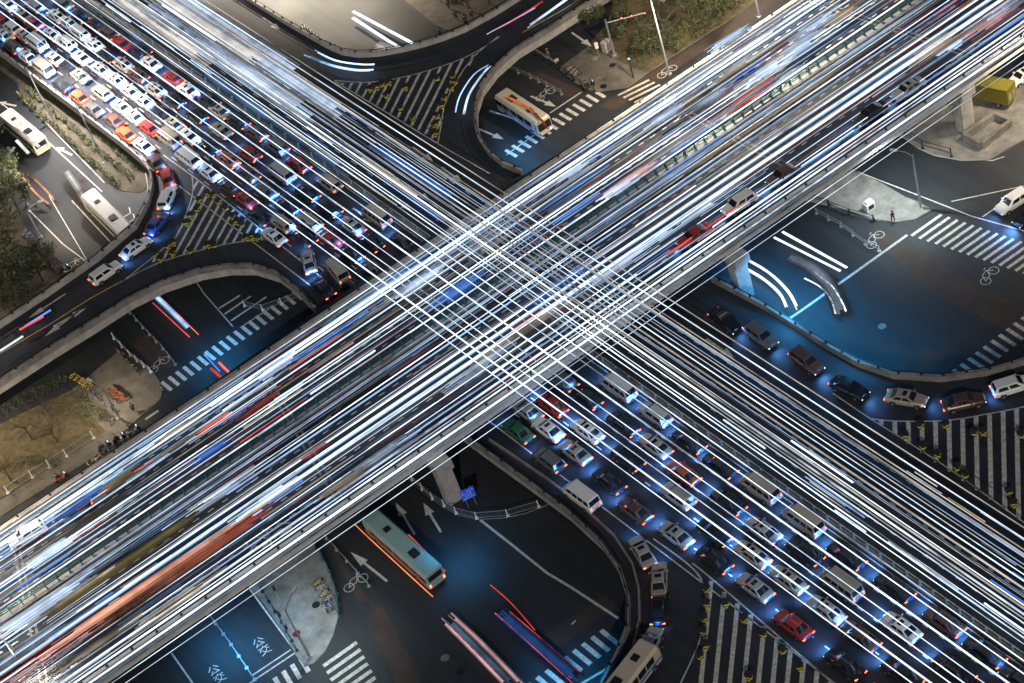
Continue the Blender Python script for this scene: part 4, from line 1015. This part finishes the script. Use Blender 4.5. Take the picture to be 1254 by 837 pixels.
bikes((92, 464), (112, 478), 9, (8, -3), ['yellow'], 'the yellow row at the edge of the plaza', .14, 'parked bicycles')
bikes((32, 288), (46, 300), 8, (8, -5), ['silver', 'blue'], 'the upper half of the far left row', .12, 'parked bicycles')
bikes((52, 308), (72, 330), 12, (8, -5), ['silver', 'blue', 'orange'], 'the lower half of the far left row', .12, 'parked bicycles')
bikes((698, 88), (706, 94), 3, (9, -3), ['silver'], 'the small group on the top plaza', .14, 'parked bicycles')
bikes((392, 716), (404, 736), 4, (9, -3), ['yellow', 'silver'], 'the small group on the corner island', .15, 'parked bicycles')
bikes((398, 748), (410, 742), 4, (4, 8), ['silver', 'blue'], 'the group at the teal rail of the corner island', .15, 'parked bicycles')
bikes((540, -2), (552, 6), 3, (9, -3), ['orange', 'silver'], 'the group on the top pavement', .14, 'parked bicycles')

def skin(verts, edges, radii, name, m, root=0):
    me = bpy.data.meshes.new(name); me.from_pydata(verts, edges, []); o = bpy.data.objects.new(name, me); COL.objects.link(o)
    md_ = o.modifiers.new('s', 'SKIN'); sv = me.skin_vertices[0].data if me.skin_vertices else None
    if sv is None:
        bpy.context.view_layer.objects.active = o; bpy.ops.mesh.customdata_skin_add(); sv = me.skin_vertices[0].data
    for i, r in enumerate(radii): sv[i].radius = (r, r) if not isinstance(r, tuple) else r
    sv[root].use_root = True
    o.modifiers.new('u', 'SUBSURF').levels = 1
    bpy.context.view_layer.update()
    nm = bpy.data.meshes.new_from_object(o.evaluated_get(bpy.context.evaluated_depsgraph_get())); bpy.data.objects.remove(o)
    nm.materials.clear(); nm.materials.append(m); nm.polygons.foreach_set('use_smooth', [True] * len(nm.polygons)); return nm
m_skin = mat('skin', (.42, .26, .18), .6); m_hair = mat('black hair', (.015, .012, .01), .6)
def make_person(coat, trousers, pose):
    r = empty('person'); r['category'] = 'person'; s = pose == 'sit'
    # pelvis, chest, neck, head top, knees, ankles, toes, elbows, hands
    pz = .78 if s else .95
    V = [(0, 0, pz), (0, 0, pz + .25), (.02, 0, pz + .47), (.04, 0, pz + .57), (.05, 0, pz + .68), (.05, 0, pz + .78)]
    E = [(0, 1), (1, 2), (2, 3), (3, 4), (4, 5)]; Rd = [.13, .13, .13, .05, .09, .06]
    for sy in (-1, 1):
        n = len(V)
        if s: leg = [(.05, sy * .1, pz - .02), (.42, sy * .13, pz - .05), (.4, sy * .13, .42), (.52, sy * .13, .36)]
        else: k = .14 * sy; leg = [(0, sy * .09, pz - .06), (.05 + k, sy * .1, .5), (-.02 + k, sy * .1, .08), (.13 + k, sy * .1, .04)]
        V += leg; E += [(0, n), (n, n + 1), (n + 1, n + 2), (n + 2, n + 3)]; Rd += [.1, .07, .045, .035]
        n = len(V); k = -.1 * sy
        arm = [(.0, sy * .2, pz + .44), (.1, sy * .28, pz + .22), (.38, sy * .24, pz + .2), (.46, sy * .24, pz + .22)] if s else [(.0, sy * .2, pz + .44), (k, sy * .25, pz + .18), (k + .12, sy * .25, pz - .06), (k + .15, sy * .25, pz - .15)]
        V += arm; E += [(2, n), (n, n + 1), (n + 1, n + 2), (n + 2, n + 3)]; Rd += [.07, .048, .032, .03]
    me = cm(('pb', pose), lambda: skin(V, E, Rd, 'body', m_skin)); child('body', me, r)
    def coat_f():
        idx = [0, 1, 2]; v = [V[0], V[1], V[2]]; e_ = [(0, 1), (1, 2)]; rd = [.165, .16, .15]
        for a in (10, 18):
            n = len(v); v += [V[a], V[a + 1], V[a + 2]]; e_ += [(2, n), (n, n + 1), (n + 1, n + 2)]; rd += [.09, .068, .052]
        return skin(v, e_, rd, 'jacket', mat('cloth ' + coat, COATS[coat], .9))
    def tr_f():
        v = [V[0]]; e_ = []; rd = [.15]
        for a in (6, 14):
            n = len(v); v += [V[a], V[a + 1], V[a + 2]]; e_ += [(0, n), (n, n + 1), (n + 1, n + 2)]; rd += [.12, .09, .065]
        return skin(v, e_, rd, 'trousers', mat('cloth ' + trousers, COATS[trousers], .9))
    child('jacket', cm(('pc', pose, coat), coat_f), r); child('trousers', cm(('pt', pose, trousers), tr_f), r)
    def hair():
        b = MB(); b.lathe((.03, 0, pz + .66), [(.095, 0), (.108, .07), (.09, .14), (.04, .175)], 10); return b.mesh('hair', m_hair)
    child('hair', cm(('ph', pose), hair), r)
    return r
COATS = {'black': (.02, .02, .022), 'navy': (.02, .03, .08), 'grey': (.15, .15, .15), 'red': (.4, .04, .03), 'blue': (.04, .15, .35), 'brown': (.1, .06, .04), 'white': (.6, .6, .6)}
def person(px, py, z, coat, tro, d, label, pose='walk', zoff=0):
    p = P(px, py, z); q = P(px + d[0], py + d[1], z) - p
    return place(('person', coat, tro, pose), lambda: make_person(coat, tro, pose), (p.x, p.y, z + .01 + zoff), math.atan2(q.y, q.x), label, None)
person(540, 46, 0.0, 'black', 'black', (9, 5), 'person in black walking over the top cycle lane')
person(1094, 271, .15, 'black', 'brown', (9, 5), 'person in a dark coat at the kerb of the right island')
person(202, 484, 0, 'grey', 'black', (9, -5), 'person in grey stepping onto the left crossing')
person(551, 12, .14, 'black', 'navy', (-5, 6), 'person in black on the top pavement near the bicycles')
person(559, 24, .14, 'navy', 'black', (5, 6), 'person in navy below the one in black on the top pavement')
person(571, 30, .14, 'black', 'black', (5, 6), 'person in black standing by the top trees')
person(578, 22, .14, 'red', 'black', (5, 6), 'person in a red jacket by the top trees')
person(684, 82, .14, 'white', 'black', (5, 6), 'person in a white top at the edge of the top plaza')
person(672, 70, .14, 'black', 'grey', (5, 6), 'person in black under the top ramp')
person(165, 505, .14, 'grey', 'black', (5, 6), 'person in grey on the bicycle plaza')
person(141, 505, .14, 'blue', 'black', (5, 6), 'person in a blue jacket beside the lamp post on the plaza')
def make_scooter(col):
    r = empty('motor_scooter'); r['category'] = 'scooter'
    b = MB(); loft(b, [ring(-.85, .1, .5, .7, .03), ring(-.6, .17, .4, .8, .05), ring(-.1, .18, .35, .78, .05), ring(.0, .15, .3, .4, .03), ring(.4, .15, .3, .4, .03), ring(.5, .2, .35, .95, .05), ring(.65, .12, .5, 1.0, .03)])
    b.build('body', mat('scooter paint ' + col, {'orange': (.7, .15, .02), 'blue': (.02, .1, .3), 'black': (.02, .02, .02), 'white': (.6, .6, .6)}[col], .3), r)
    b = MB(); b.box((-.35, 0, .785), .65, .28, .08); b.build('seat', m_black, r)
    for cx in (-.62, .72):
        b = MB(); b.tube([(cx, -.06, .25), (cx, .06, .25)], .25, 12); b.build('wheel', m_black, r)
    b = MB(); b.tube([(.45, -.33, 1.08), (.58, 0, 1.02), (.45, .33, 1.08)], .025, 5); b.build('handlebar', m_dark, r)
    b = MB(); b.box((.68, 0, .82), .08, .16, .12); b.build('headlight', m_head, r)
    return r
for i, (x, y, c, coat, lab) in enumerate(((76, 588, 'orange', 'black', 'orange scooter nearest the bottom of the side lane'), (129, 550, 'blue', 'blue', 'dark blue scooter heading up the side lane'), (147, 540, 'black', 'navy', 'black scooter in the middle of the side lane'), (164, 530, 'white', 'blue', 'white scooter leading along the side lane'), (80, 333, 'black', 'black', 'black scooter waiting at the left cycle crossing'), (103, 331, 'blue', 'grey', 'blue scooter next to the kerb line of the left street'), (722, 108, 'black', 'black', 'black scooter by the railing of the top plaza'))):
    z = 0 if x != 722 else .14
    p = P(x, y, z); q = P(x + 9, y - 6, z) - p
    place(('scooter', c), lambda: make_scooter(c), (p.x, p.y, z + .006), math.atan2(q.y, q.x), lab)
    pr = person(x, y, z, coat, 'black', (9, -6), 'person in %s riding the %s' % (coat, lab), 'sit'); qn = q.normalized()
    pr.location = (p.x - qn.x * .4, p.y - qn.y * .4, z + .08)

# ------------------------------------------------------------------ light trails (lit lines standing over the lanes)
TC = {'white': (.66, .82, 1.0), 'mist': (.6, .75, 1.0), 'warm': (1.0, .93, .85), 'ice': (.36, .6, 1.0), 'blue': (.1, .3, 1.0), 'red': (1.0, .1, .06), 'orange': (1.0, .25, .08), 'salmon': (1.0, .42, .27), 'beige': (.8, .68, .52), 'olive': (.3, .24, .1), 'pink': (1.0, .6, .6), 'teal': (.15, .6, .7)}
def tmat(c, s):
    nm = 'trail %s %.2f' % (c, s)
    if nm in MATS: return MATS[nm]
    m = emis(nm, TC[c], s); t = m.node_tree; e = [n for n in t.nodes if n.type == 'EMISSION'][0]
    g = t.nodes.new('ShaderNodeNewGeometry'); n = t.nodes.new('ShaderNodeTexNoise'); n.inputs['Scale'].default_value = .045; n.inputs['Detail'].default_value = 5; n.inputs['Roughness'].default_value = .7
    t.links.new(g.outputs['Position'], n.inputs['Vector'])
    oi = t.nodes.new('ShaderNodeObjectInfo'); ad = t.nodes.new('ShaderNodeVectorMath'); ad.operation = 'MULTIPLY_ADD'; ad.inputs[1].default_value = (1, 1, 1)
    t.links.new(g.outputs['Position'], ad.inputs[0]); sc = t.nodes.new('ShaderNodeVectorMath'); sc.operation = 'SCALE'; sc.inputs[0].default_value = (0, 0, 900); t.links.new(oi.outputs['Random'], sc.inputs['Scale'])
    t.links.new(sc.outputs[0], ad.inputs[2]); t.links.new(ad.outputs[0], n.inputs['Vector'])
    mr = t.nodes.new('ShaderNodeMapRange'); mr.inputs[1].default_value = .36; mr.inputs[2].default_value = .66; mr.inputs[3].default_value = .12 * s; mr.inputs[4].default_value = 1.45 * s
    t.links.new(n.outputs['Fac'], mr.inputs[0]); t.links.new(mr.outputs[0], e.inputs[1])
    return m
ntr = [0]
def trail(segs, m, label, group):
    """segs: list of (a, b, width)"""
    b = MB()
    for a, c, w in segs: b.bar(a, c, w, min(w, .12))
    o = b.build('light_trail', m); tag(o, label, 'light trail', group); ntr[0] += 1
    return o
rnd = random.Random(77)
def rs_A():
    s = rnd.uniform(.035, .95)
    while .405 < s < .475: s = rnd.uniform(.035, .95)
    return s
GA = 'light trails running the length of the upper bridge'
for i in range(50):
    s = rnd.choice((rnd.uniform(.035, .955), rnd.choice((.07, .16, .24, .31, .38, .52, .6, .68, .75, .84, .93)) + rnd.gauss(0, .012)))
    if .415 < s < .465: continue
    k = rnd.random(); h = rnd.uniform(.5, 1.6)
    if k < .32: c, st, w, lab = 'white', 1.25, rnd.choice((.05, .08, .12, .2)), 'long bright white light trail running the full length of the bridge'
    elif k < .6: c, st, w, lab = 'white', .9, rnd.uniform(.035, .06), 'long hair-thin white light trail running the full length of the bridge'
    elif k < .85: c, st, w, lab = 'warm', .16, rnd.uniform(.08, .24), 'long dim grey light trail running the full length of the bridge'
    else: c, st, w, lab = 'ice', .5, rnd.uniform(.06, .14), 'long pale blue light trail running the full length of the bridge'
    trail([(APT(0, s, h), APT(1, s, h), w)], tmat(c, st), lab, GA)
for s, w, st in ((.985, .13, 1.3), (1.03, .18, 1.5), (1.056, .26, .12), (1.095, .05, .9), (1.135, .045, .8), (.945, .2, 1.0), (.968, .06, 1.1)):
    trail([(APT(0, s, 1.4), APT(1, s, 1.4), w)], tmat('white', st), 'white light line running along and past the lower bridge parapet', 'light lines along the lower parapet')
GD = 'short light streaks on the upper bridge'
cls = [('blue', .6, 20), ('ice', .6, 30), ('white', 1.0, 22), ('red', .6, 14), ('orange', .6, 7), ('beige', .2, 16), ('pink', .3, 8)]
for c, st, n in cls:
    for i in range(n):
        s = rs_A(); t = rnd.uniform(.02, .95); L = rnd.uniform(.012, .07) if c != 'white' else rnd.uniform(.03, .16); w = rnd.uniform(.05, .17); h = rnd.uniform(.4, 1.3)
        trail([(APT(t, s, h), APT(t + L, s, h), w)], tmat(c, st), 'short %s light streak on the upper bridge' % {'ice': 'pale blue', 'blue': 'deep blue', 'beige': 'dim beige'}.get(c, c), GD)
# broad soft streaks: bundles of fine strands
def invA(px, py):
    p = P(px, py, ZA + .8); best = None
    d0 = (A1t - A0t); t = (p - A0t).dot(d0) / d0.length_squared
    a, c = A0t.lerp(A1t, t), A0b.lerp(A1b, t)
    s = (p - a).dot(c - a) / (c - a).length_squared
    for _ in range(3):
        ax0, ax1 = A0t.lerp(A0b, s), A1t.lerp(A1b, s); dd = ax1 - ax0; t = (Vector((p.x, p.y, ZA)) - ax0).dot(dd) / dd.length_squared
        a, c = A0t.lerp(A1t, t), A0b.lerp(A1b, t); s = (Vector((p.x, p.y, ZA)) - a).dot(c - a) / (c - a).length_squared
    return t, s
GS = 'broad soft streaks left by cars on the bridge'
def smearA(px, py, lpx, wpx, c, st, where):
    hz = 1.1 if c != 'salmon' else 1.9
    if c == 'ice': c, st = 'mist', st * 1.15
    t, s = invA(px, py); LT = 1900.0; segs = {}
    n = max(6, int(wpx * .85)); b = {}
    for lv in range(3): b[lv] = MB()
    for k in range(n):
        u = (k + rnd.random()) / n - .5; e1 = rnd.uniform(-.38, .2); e2 = rnd.uniform(-.38, .25); prof = 1 - abs(u) * .8
        a = APT(t - lpx / LT * (.5 + e1) * (0.7 + .3 * prof), s + u * wpx / 268, hz + .4 * prof); d = APT(t + lpx / LT * (.5 + e2) * (0.7 + .3 * prof), s + u * wpx / 268, hz + .4 * prof)
        lv = min(2, int(abs(u) * 5)) if rnd.random() < .7 else rnd.randrange(3); b[lv].bar(a, d, rnd.uniform(.05, .14), .08)
    bb = MB()
    for lv in range(3):
        o_ = len(bb.v); bb.v += b[lv].v; bb.f += [tuple(i + o_ for i in f) for f in b[lv].f]; bb.m += [lv] * len(b[lv].f)
    o = bb.build('light_trail', [tmat(c, st * .85), tmat(c, st * .5), tmat(c, st * .28)]); ntr[0] += 1
    tag(o, 'broad soft %s streak of a moving car %s' % ({'mist': 'bluish white'}.get(c, c), where), 'light trail', GS)
SM = [(893, 53, 62, 16, 'ice', .6), (1000, 34, 80, 20, 'ice', .7), (985, 60, 60, 20, 'ice', .6), (938, 92, 80, 18, 'ice', .8), (905, 85, 70, 14, 'beige', .4), (857, 128, 70, 14, 'beige', .35),
      (760, 234, 60, 15, 'ice', .7), (815, 147, 55, 12, 'ice', .7), (775, 222, 60, 14, 'pink', .5), (870, 125, 80, 16, 'ice', .5), (1030, 25, 60, 12, 'beige', .4),
      (520, 347, 80, 18, 'ice', .6), (560, 360, 70, 20, 'blue', .4), (600, 300, 80, 20, 'ice', .4), (335, 457, 60, 16, 'ice', .6), (225, 528, 70, 13, 'beige', .4), (262, 524, 50, 5, 'red', .7), (315, 505, 55, 5, 'red', .4),
      (62, 680, 60, 14, 'ice', .8), (150, 590, 50, 12, 'olive', .6), (55, 748, 110, 22, 'ice', .6), (190, 722, 290, 13, 'salmon', .6), (120, 770, 200, 12, 'pink', .5), (90, 735, 140, 10, 'beige', .8), (60, 800, 130, 10, 'red', .35), (170, 748, 250, 13, 'salmon', .2), (240, 690, 150, 13, 'red', .25), (160, 690, 220, 16, 'olive', .35),
      (205, 750, 110, 14, 'beige', .5), (275, 605, 70, 12, 'ice', .7), (255, 560, 60, 10, 'blue', .5), (430, 590, 80, 12, 'beige', .3), (470, 560, 90, 14, 'ice', .5), (380, 560, 60, 8, 'red', .35),
      (1145, 62, 80, 20, 'beige', .5), (1170, 60, 50, 10, 'ice', .6), (1215, 30, 80, 18, 'pink', .35), (1235, 12, 60, 12, 'ice', .4), (920, 127, 70, 5, 'red', .6), (860, 262, 110, 9, 'ice', .5), (760, 330, 120, 14, 'ice', .45), (690, 350, 100, 20, 'blue', .45),
      (640, 410, 120, 14, 'beige', .35), (585, 455, 90, 12, 'ice', .5), (705, 215, 80, 14, 'ice', .5), (100, 620, 60, 12, 'blue', .5), (130, 790, 120, 14, 'beige', .3), (30, 800, 100, 18, 'ice', .4), (330, 610, 90, 10, 'ice', .6)]
for i, a in enumerate(SM):
    smearA(*a, where='%s from the left' % ordw(1 + sorted(q[0] for q in SM).index(a[0])))
# lower road: long trails pass over the bridge too, all at one level above its deck
GB = 'light trails running the length of the lower road'
ZT = ZA + 2.0
def BTR(x0, x1, s, z, w, c, st, lab, g):
    # straight line between two points of the road strip, lifted to level z along its own plan position
    a, d = BPT(x0, s, ZB + 1), BPT(x1, s, ZB + 1)
    trail([(Vector((a.x, a.y, z)), Vector((d.x, d.y, z)), w)], tmat(c, st), lab, g)
for i in range(8):
    s = .3 + .69 * (i + rnd.uniform(.0, 1)) / 8; thick = i % 4 == 1
    off = .17
    BTR(-260, 1500, s - off, ZT, .15 if thick else .07, 'white', 1.2, 'long %s white light trail above the queueing cars' % ('thick' if thick else 'thin'), GB)
for i in range(22):
    s = 1.08 + .88 * (i + rnd.uniform(.0, 1)) / 22; k = rnd.random()
    c, st = ('white', 1.1) if k < .5 else (('warm', .3) if k < .85 else ('ice', .5))
    BTR(-260, 1500, s - .2, ZT, rnd.choice((.06, .09, .16)), c, st, 'long %s light trail above the free-flowing carriageway' % {'white': 'white', 'warm': 'dim grey', 'ice': 'pale blue'}[c], GB)
GB2 = 'short light streaks on the free-flowing carriageway'
for i in range(46):
    s = 1.1 + .85 * rnd.random(); x = rnd.uniform(60, 480) if i % 2 else rnd.uniform(880, 1240); L = rnd.uniform(25, 90); c = rnd.choice(('white', 'white', 'ice', 'blue', 'beige'))
    BTR(x, x + L, s, ZB + .9, rnd.uniform(.05, .16), c, 1.0 if c == 'white' else .5, 'short %s light streak on the free-flowing carriageway' % {'ice': 'pale blue', 'blue': 'deep blue', 'beige': 'dim beige'}.get(c, c), GB2)
def smearP(pts, z, wpx_m, n, c, st, label, group):
    """bundle of strands following a curved path"""
    w = [Vector(p) for p in W2(curvepx(pts, 4), z)]; b = MB()
    for k in range(n):
        u = ((k + .5) / n - .5) * wpx_m; q = []
        for i, p in enumerate(w):
            d = w[min(i + 1, len(w) - 1)] - w[max(i - 1, 0)]; d.z = 0; d.normalize(); q.append(p + Vector((-d.y, d.x, 0)) * u)
        i0 = rnd.randrange(0, 2) if len(q) > 5 else 0; i1 = len(q) - (rnd.randrange(0, 2) if len(q) > 5 else 0)
        q = q[i0:i1]
        f_ = abs((k + .5) / n - .5) * 2; mi = 0 if n < 5 or f_ < .35 else (1 if f_ < .75 else 2)
        for a, d in zip(q, q[1:]): b.bar(a, d + (d - a).normalized() * .02, wpx_m / n * (.96 if n > 4 else .75), .05, mi)
    o = b.build('light_trail', [tmat(c, st), tmat(c, st * .55), tmat(c, st * .25)]); tag(o, label, 'light trail', group); ntr[0] += 1
GR = 'headlight and tail light streaks on streets and ramps'
for pts, z, w, n, c, st, lab in (
    ([(958, 284), (1037, 328)], 1, .35, 3, 'white', 2.0, 'upper of two straight headlight streaks at right'), ([(948, 291), (1029, 332)], 1, .3, 3, 'white', 2.0, 'lower of two straight headlight streaks at right'),
    ([(905, 313), (940, 333), (965, 357), (977, 379)], 1, .35, 3, 'white', 2.0, 'outer curving headlight streak next to the right pier'), ([(906, 325), (935, 342), (955, 360), (963, 376)], 1, .35, 3, 'white', 2.0, 'inner curving headlight streak next to the right pier'),
    ([(985, 341), (1005, 352), (1018, 368), (1024, 388)], 1, .2, 2, 'white', 1.8, 'inner curved white streak of the turning bus'), ([(997, 334), (1018, 350), (1030, 368), (1037, 384)], 1, .2, 2, 'white', 1.8, 'outer curved white streak of the turning bus'),
    ([(967, 315), (990, 325), (1010, 342), (1022, 362), (1030, 384)], 1.0, 2.0, 13, 'mist', .13, 'broad grey curved streak of a turning bus'),
    ([(385, 62), (410, 74), (440, 79), (462, 79)], ZB + 1, .3, 3, 'ice', 1.5, 'upper curved blue streak entering the top ramp'), ([(373, 67), (405, 80), (435, 86), (457, 86)], ZB + 1, .45, 3, 'ice', 1.3, 'lower curved blue streak entering the top ramp'),
    ([(557, 142), (563, 118), (580, 92), (598, 80)], ZB + 1, .2, 2, 'ice', 1.0, 'outer blue streak on the tight top bend'), ([(568, 140), (574, 117), (588, 95), (600, 81)], ZB + 1, .35, 3, 'white', 1.2, 'inner white streak on the tight top bend'),
    ([(600, 40), (630, 24), (665, 2)], ZB + 1, .35, 3, 'red', .5, 'red streak along the outer lane of the top ramp'), ([(645, 34), (672, 15), (700, -5)], ZB + 1, .5, 4, 'white', 1.0, 'white streak leaving along the top ramp'), ([(596, 42), (625, 27), (662, 6)], ZB + 1, .2, 2, 'ice', .8, 'thin blue streak beside the red one on the top ramp'),
    ([(432, 14), (505, 53)], 1, .5, 4, 'white', 1.8, 'upper headlight streak on the top street'), ([(432, 22), (497, 64)], 1, .5, 4, 'white', 1.8, 'lower headlight streak on the top street'), ([(460, 55), (500, 70)], 1, 2.4, 8, 'warm', .4, 'broad warm streak under the top ramp'),
    ([(190, 362), (230, 401)], 1, .8, 7, 'ice', .8, 'broad ice blue streak inside the left ramp'), ([(187, 371), (232, 413)], 1, .12, 1, 'red', 1.0, 'lower thin red streak inside the left ramp'), ([(193, 361), (243, 410)], 1, .12, 1, 'red', 1.0, 'upper thin red streak inside the left ramp'),
    ([(250, 434), (269, 455)], 1, .2, 2, 'blue', 1.2, 'short deep blue streak by the bridge rail'), ([(258, 451), (270, 462)], 1, .35, 3, 'red', .9, 'short red streak by the bridge rail'), ([(268, 444), (280, 456)], 1, .3, 3, 'red', .9, 'second short red streak by the bridge rail'),
    ([(540, 758), (575, 793), (625, 845)], 1, .55, 5, 'pink', .5, 'left pink tail light streak crossing the dark junction'), ([(551, 752), (590, 788), (645, 845)], 1, .6, 5, 'pink', .45, 'right pink tail light streak crossing the dark junction'), ([(548, 758), (583, 793), (632, 842)], 1, .9, 7, 'ice', .13, 'pale blue band between the pink streaks'),
    ([(606, 751), (650, 790), (700, 836)], 1, .12, 1, 'red', 1.0, 'lower thin red line of the moving car in the junction'), ([(617, 743), (660, 780), (720, 832)], 1, .12, 1, 'red', 1.0, 'upper thin red line of the moving car in the junction'), ([(612, 750), (655, 788), (708, 834)], 1, 1.8, 13, 'blue', .1, 'broad blue band of the moving car in the junction'),
    ([(595, 712), (625, 738), (655, 772)], 1, .12, 1, 'red', .6, 'faint red line high in the junction'), ([(500, 655), (545, 700)], 1, .2, 2, 'red', .6, 'red line beside the teal bus'), ([(432, 640), (455, 662), (530, 731)], 1, .15, 1, 'orange', .7, 'orange line beside the teal bus'),
    ([(23, 212), (45, 238), (60, 250)], 1, .3, 3, 'salmon', 1.0, 'lower salmon tail light streak at far left'), ([(32, 210), (55, 232), (66, 245)], 1, .3, 3, 'salmon', 1.0, 'upper salmon tail light streak at far left'), ([(80, 214), (100, 247)], 1, .2, 2, 'red', .8, 'red line left of the white bus'), ([(90, 214), (110, 243)], 1, .2, 2, 'red', .8, 'red line right of the white bus'),
    ([(82, 210), (104, 244)], 1.4, 1.3, 8, 'warm', .5, 'broad pale streak behind the white bus'), ([(20, 172), (35, 188)], 2.5, .5, 4, 'warm', .6, 'lower yellow streak on the green bus'), ([(20, 158), (48, 180)], 3.2, .5, 4, 'warm', .6, 'upper yellow streak on the green bus'),
    ([(0, 430), (28, 412)], ZB + 1, .4, 4, 'white', 1.2, 'white streak at the foot of the left ramp'), ([(24, 404), (53, 388)], ZB + 1, .4, 4, 'red', .7, 'red streak on the left ramp'), ([(30, 400), (62, 380)], ZB + 1, .35, 3, 'blue', .9, 'blue streak beside the red one on the left ramp'),
    ([(620, 118), (650, 135), (672, 158)], 3.2, .4, 4, 'orange', .45, 'orange streak along the cream bus'), ([(600, 136), (640, 150), (668, 170)], 1, .3, 3, 'ice', 1.0, 'ice blue streak below the cream bus')):
    smearP(pts, z, w, n, c, st, lab, GR)
def blue_fill(px, py, z, pw, d=None, col=(.06, .45, 1.0), size=150):  # added spot floating above the street for a soft blue pool, no lamp there
    l = bpy.data.lights.new('headlamp_and_fill_spot', 'SPOT'); l.energy = pw; l.color = col; l.spot_size = R(size); l.spot_blend = 1; l.shadow_soft_size = 1.5
    lo = bpy.data.objects.new('headlamp_and_fill_spot', l); COL.objects.link(lo); lo.location = P(px, py, z)
    t_ = min((o for o in COL.objects if o.get('group') == GR), key=lambda o: (Vector(o.data.vertices[-1].co) - lo.location).length); lo.parent = t_
for a in ((945, 305, 8, 4300), (1000, 320, 8, 2000), (965, 365, 7, 1800), (1040, 385, 9, 1800), (1090, 345, 9, 1100), (900, 300, 6, 1200),
          (548, 655, 5, 1100), (255, 750, 6, 2200), (320, 740, 7, 600), (250, 395, 6, 1500), (265, 430, 5, 900), (660, 800, 6, 1300), (710, 820, 6, 1000), (615, 155, 5, 1100), (640, 175, 5, 700)):
    blue_fill(*a)
# blue washes on the free-flowing carriageway: bundles of strands
for (x0, x1, s, w, c, st, lab) in ((235, 430, 1.12, 1.8, 'ice', .14, 'broad blue streak beside the divider at upper left'), (310, 420, 1.72, 2.6, 'mist', .6, 'broad pale streak near the top ramp'), (180, 380, 1.45, 3.2, 'mist', .5, 'broad pale streak in the middle of the free-flowing carriageway'), (455, 560, 1.6, 1.6, 'blue', .25, 'broad blue streak above the bridge edge'), (470, 545, 1.32, 1.4, 'blue', .25, 'broad blue streak near the bridge edge'), (120, 330, 1.7, 3.0, 'warm', .45, 'broad warm white streak at the far top of the carriageway'), (60, 260, 1.3, 2.8, 'warm', .4, 'broad warm streak at the far end beside the divider'), (200, 360, 1.85, 2.4, 'mist', .5, 'broad milky streak at the top edge of the carriageway')):
    y = lambda x: (BD(x) + (BR(x) - BD(x)) * (s - 1))
    smearP([(x0, y(x0)), ((x0 + x1) / 2, y((x0 + x1) / 2)), (x1, y(x1))], ZB + .8, w, 14, c, st, lab, GB2)
# the finest hairlines, far too many to count
b = MB()
for i in range(700):
    s = rs_A(); t = rnd.uniform(0, .98); L = rnd.uniform(.01, .09); h = rnd.uniform(.3, .9)
    b.bar(APT(t, s, h), APT(min(1, t + L), s, h), rnd.uniform(.03, .08), .04, mi=rnd.choice((0, 0, 1, 2, 3, 4, 4)))
o = b.build('light_trail_haze', [tmat('ice', .2), tmat('white', .4), tmat('blue', .3), tmat('red', .2), tmat('beige', .1)]); tag(o, 'fine hairline streaks between the long light trails on the bridge', 'light trails', kind='stuff')
print('trails', ntr[0], 'objects', len(bpy.data.objects))
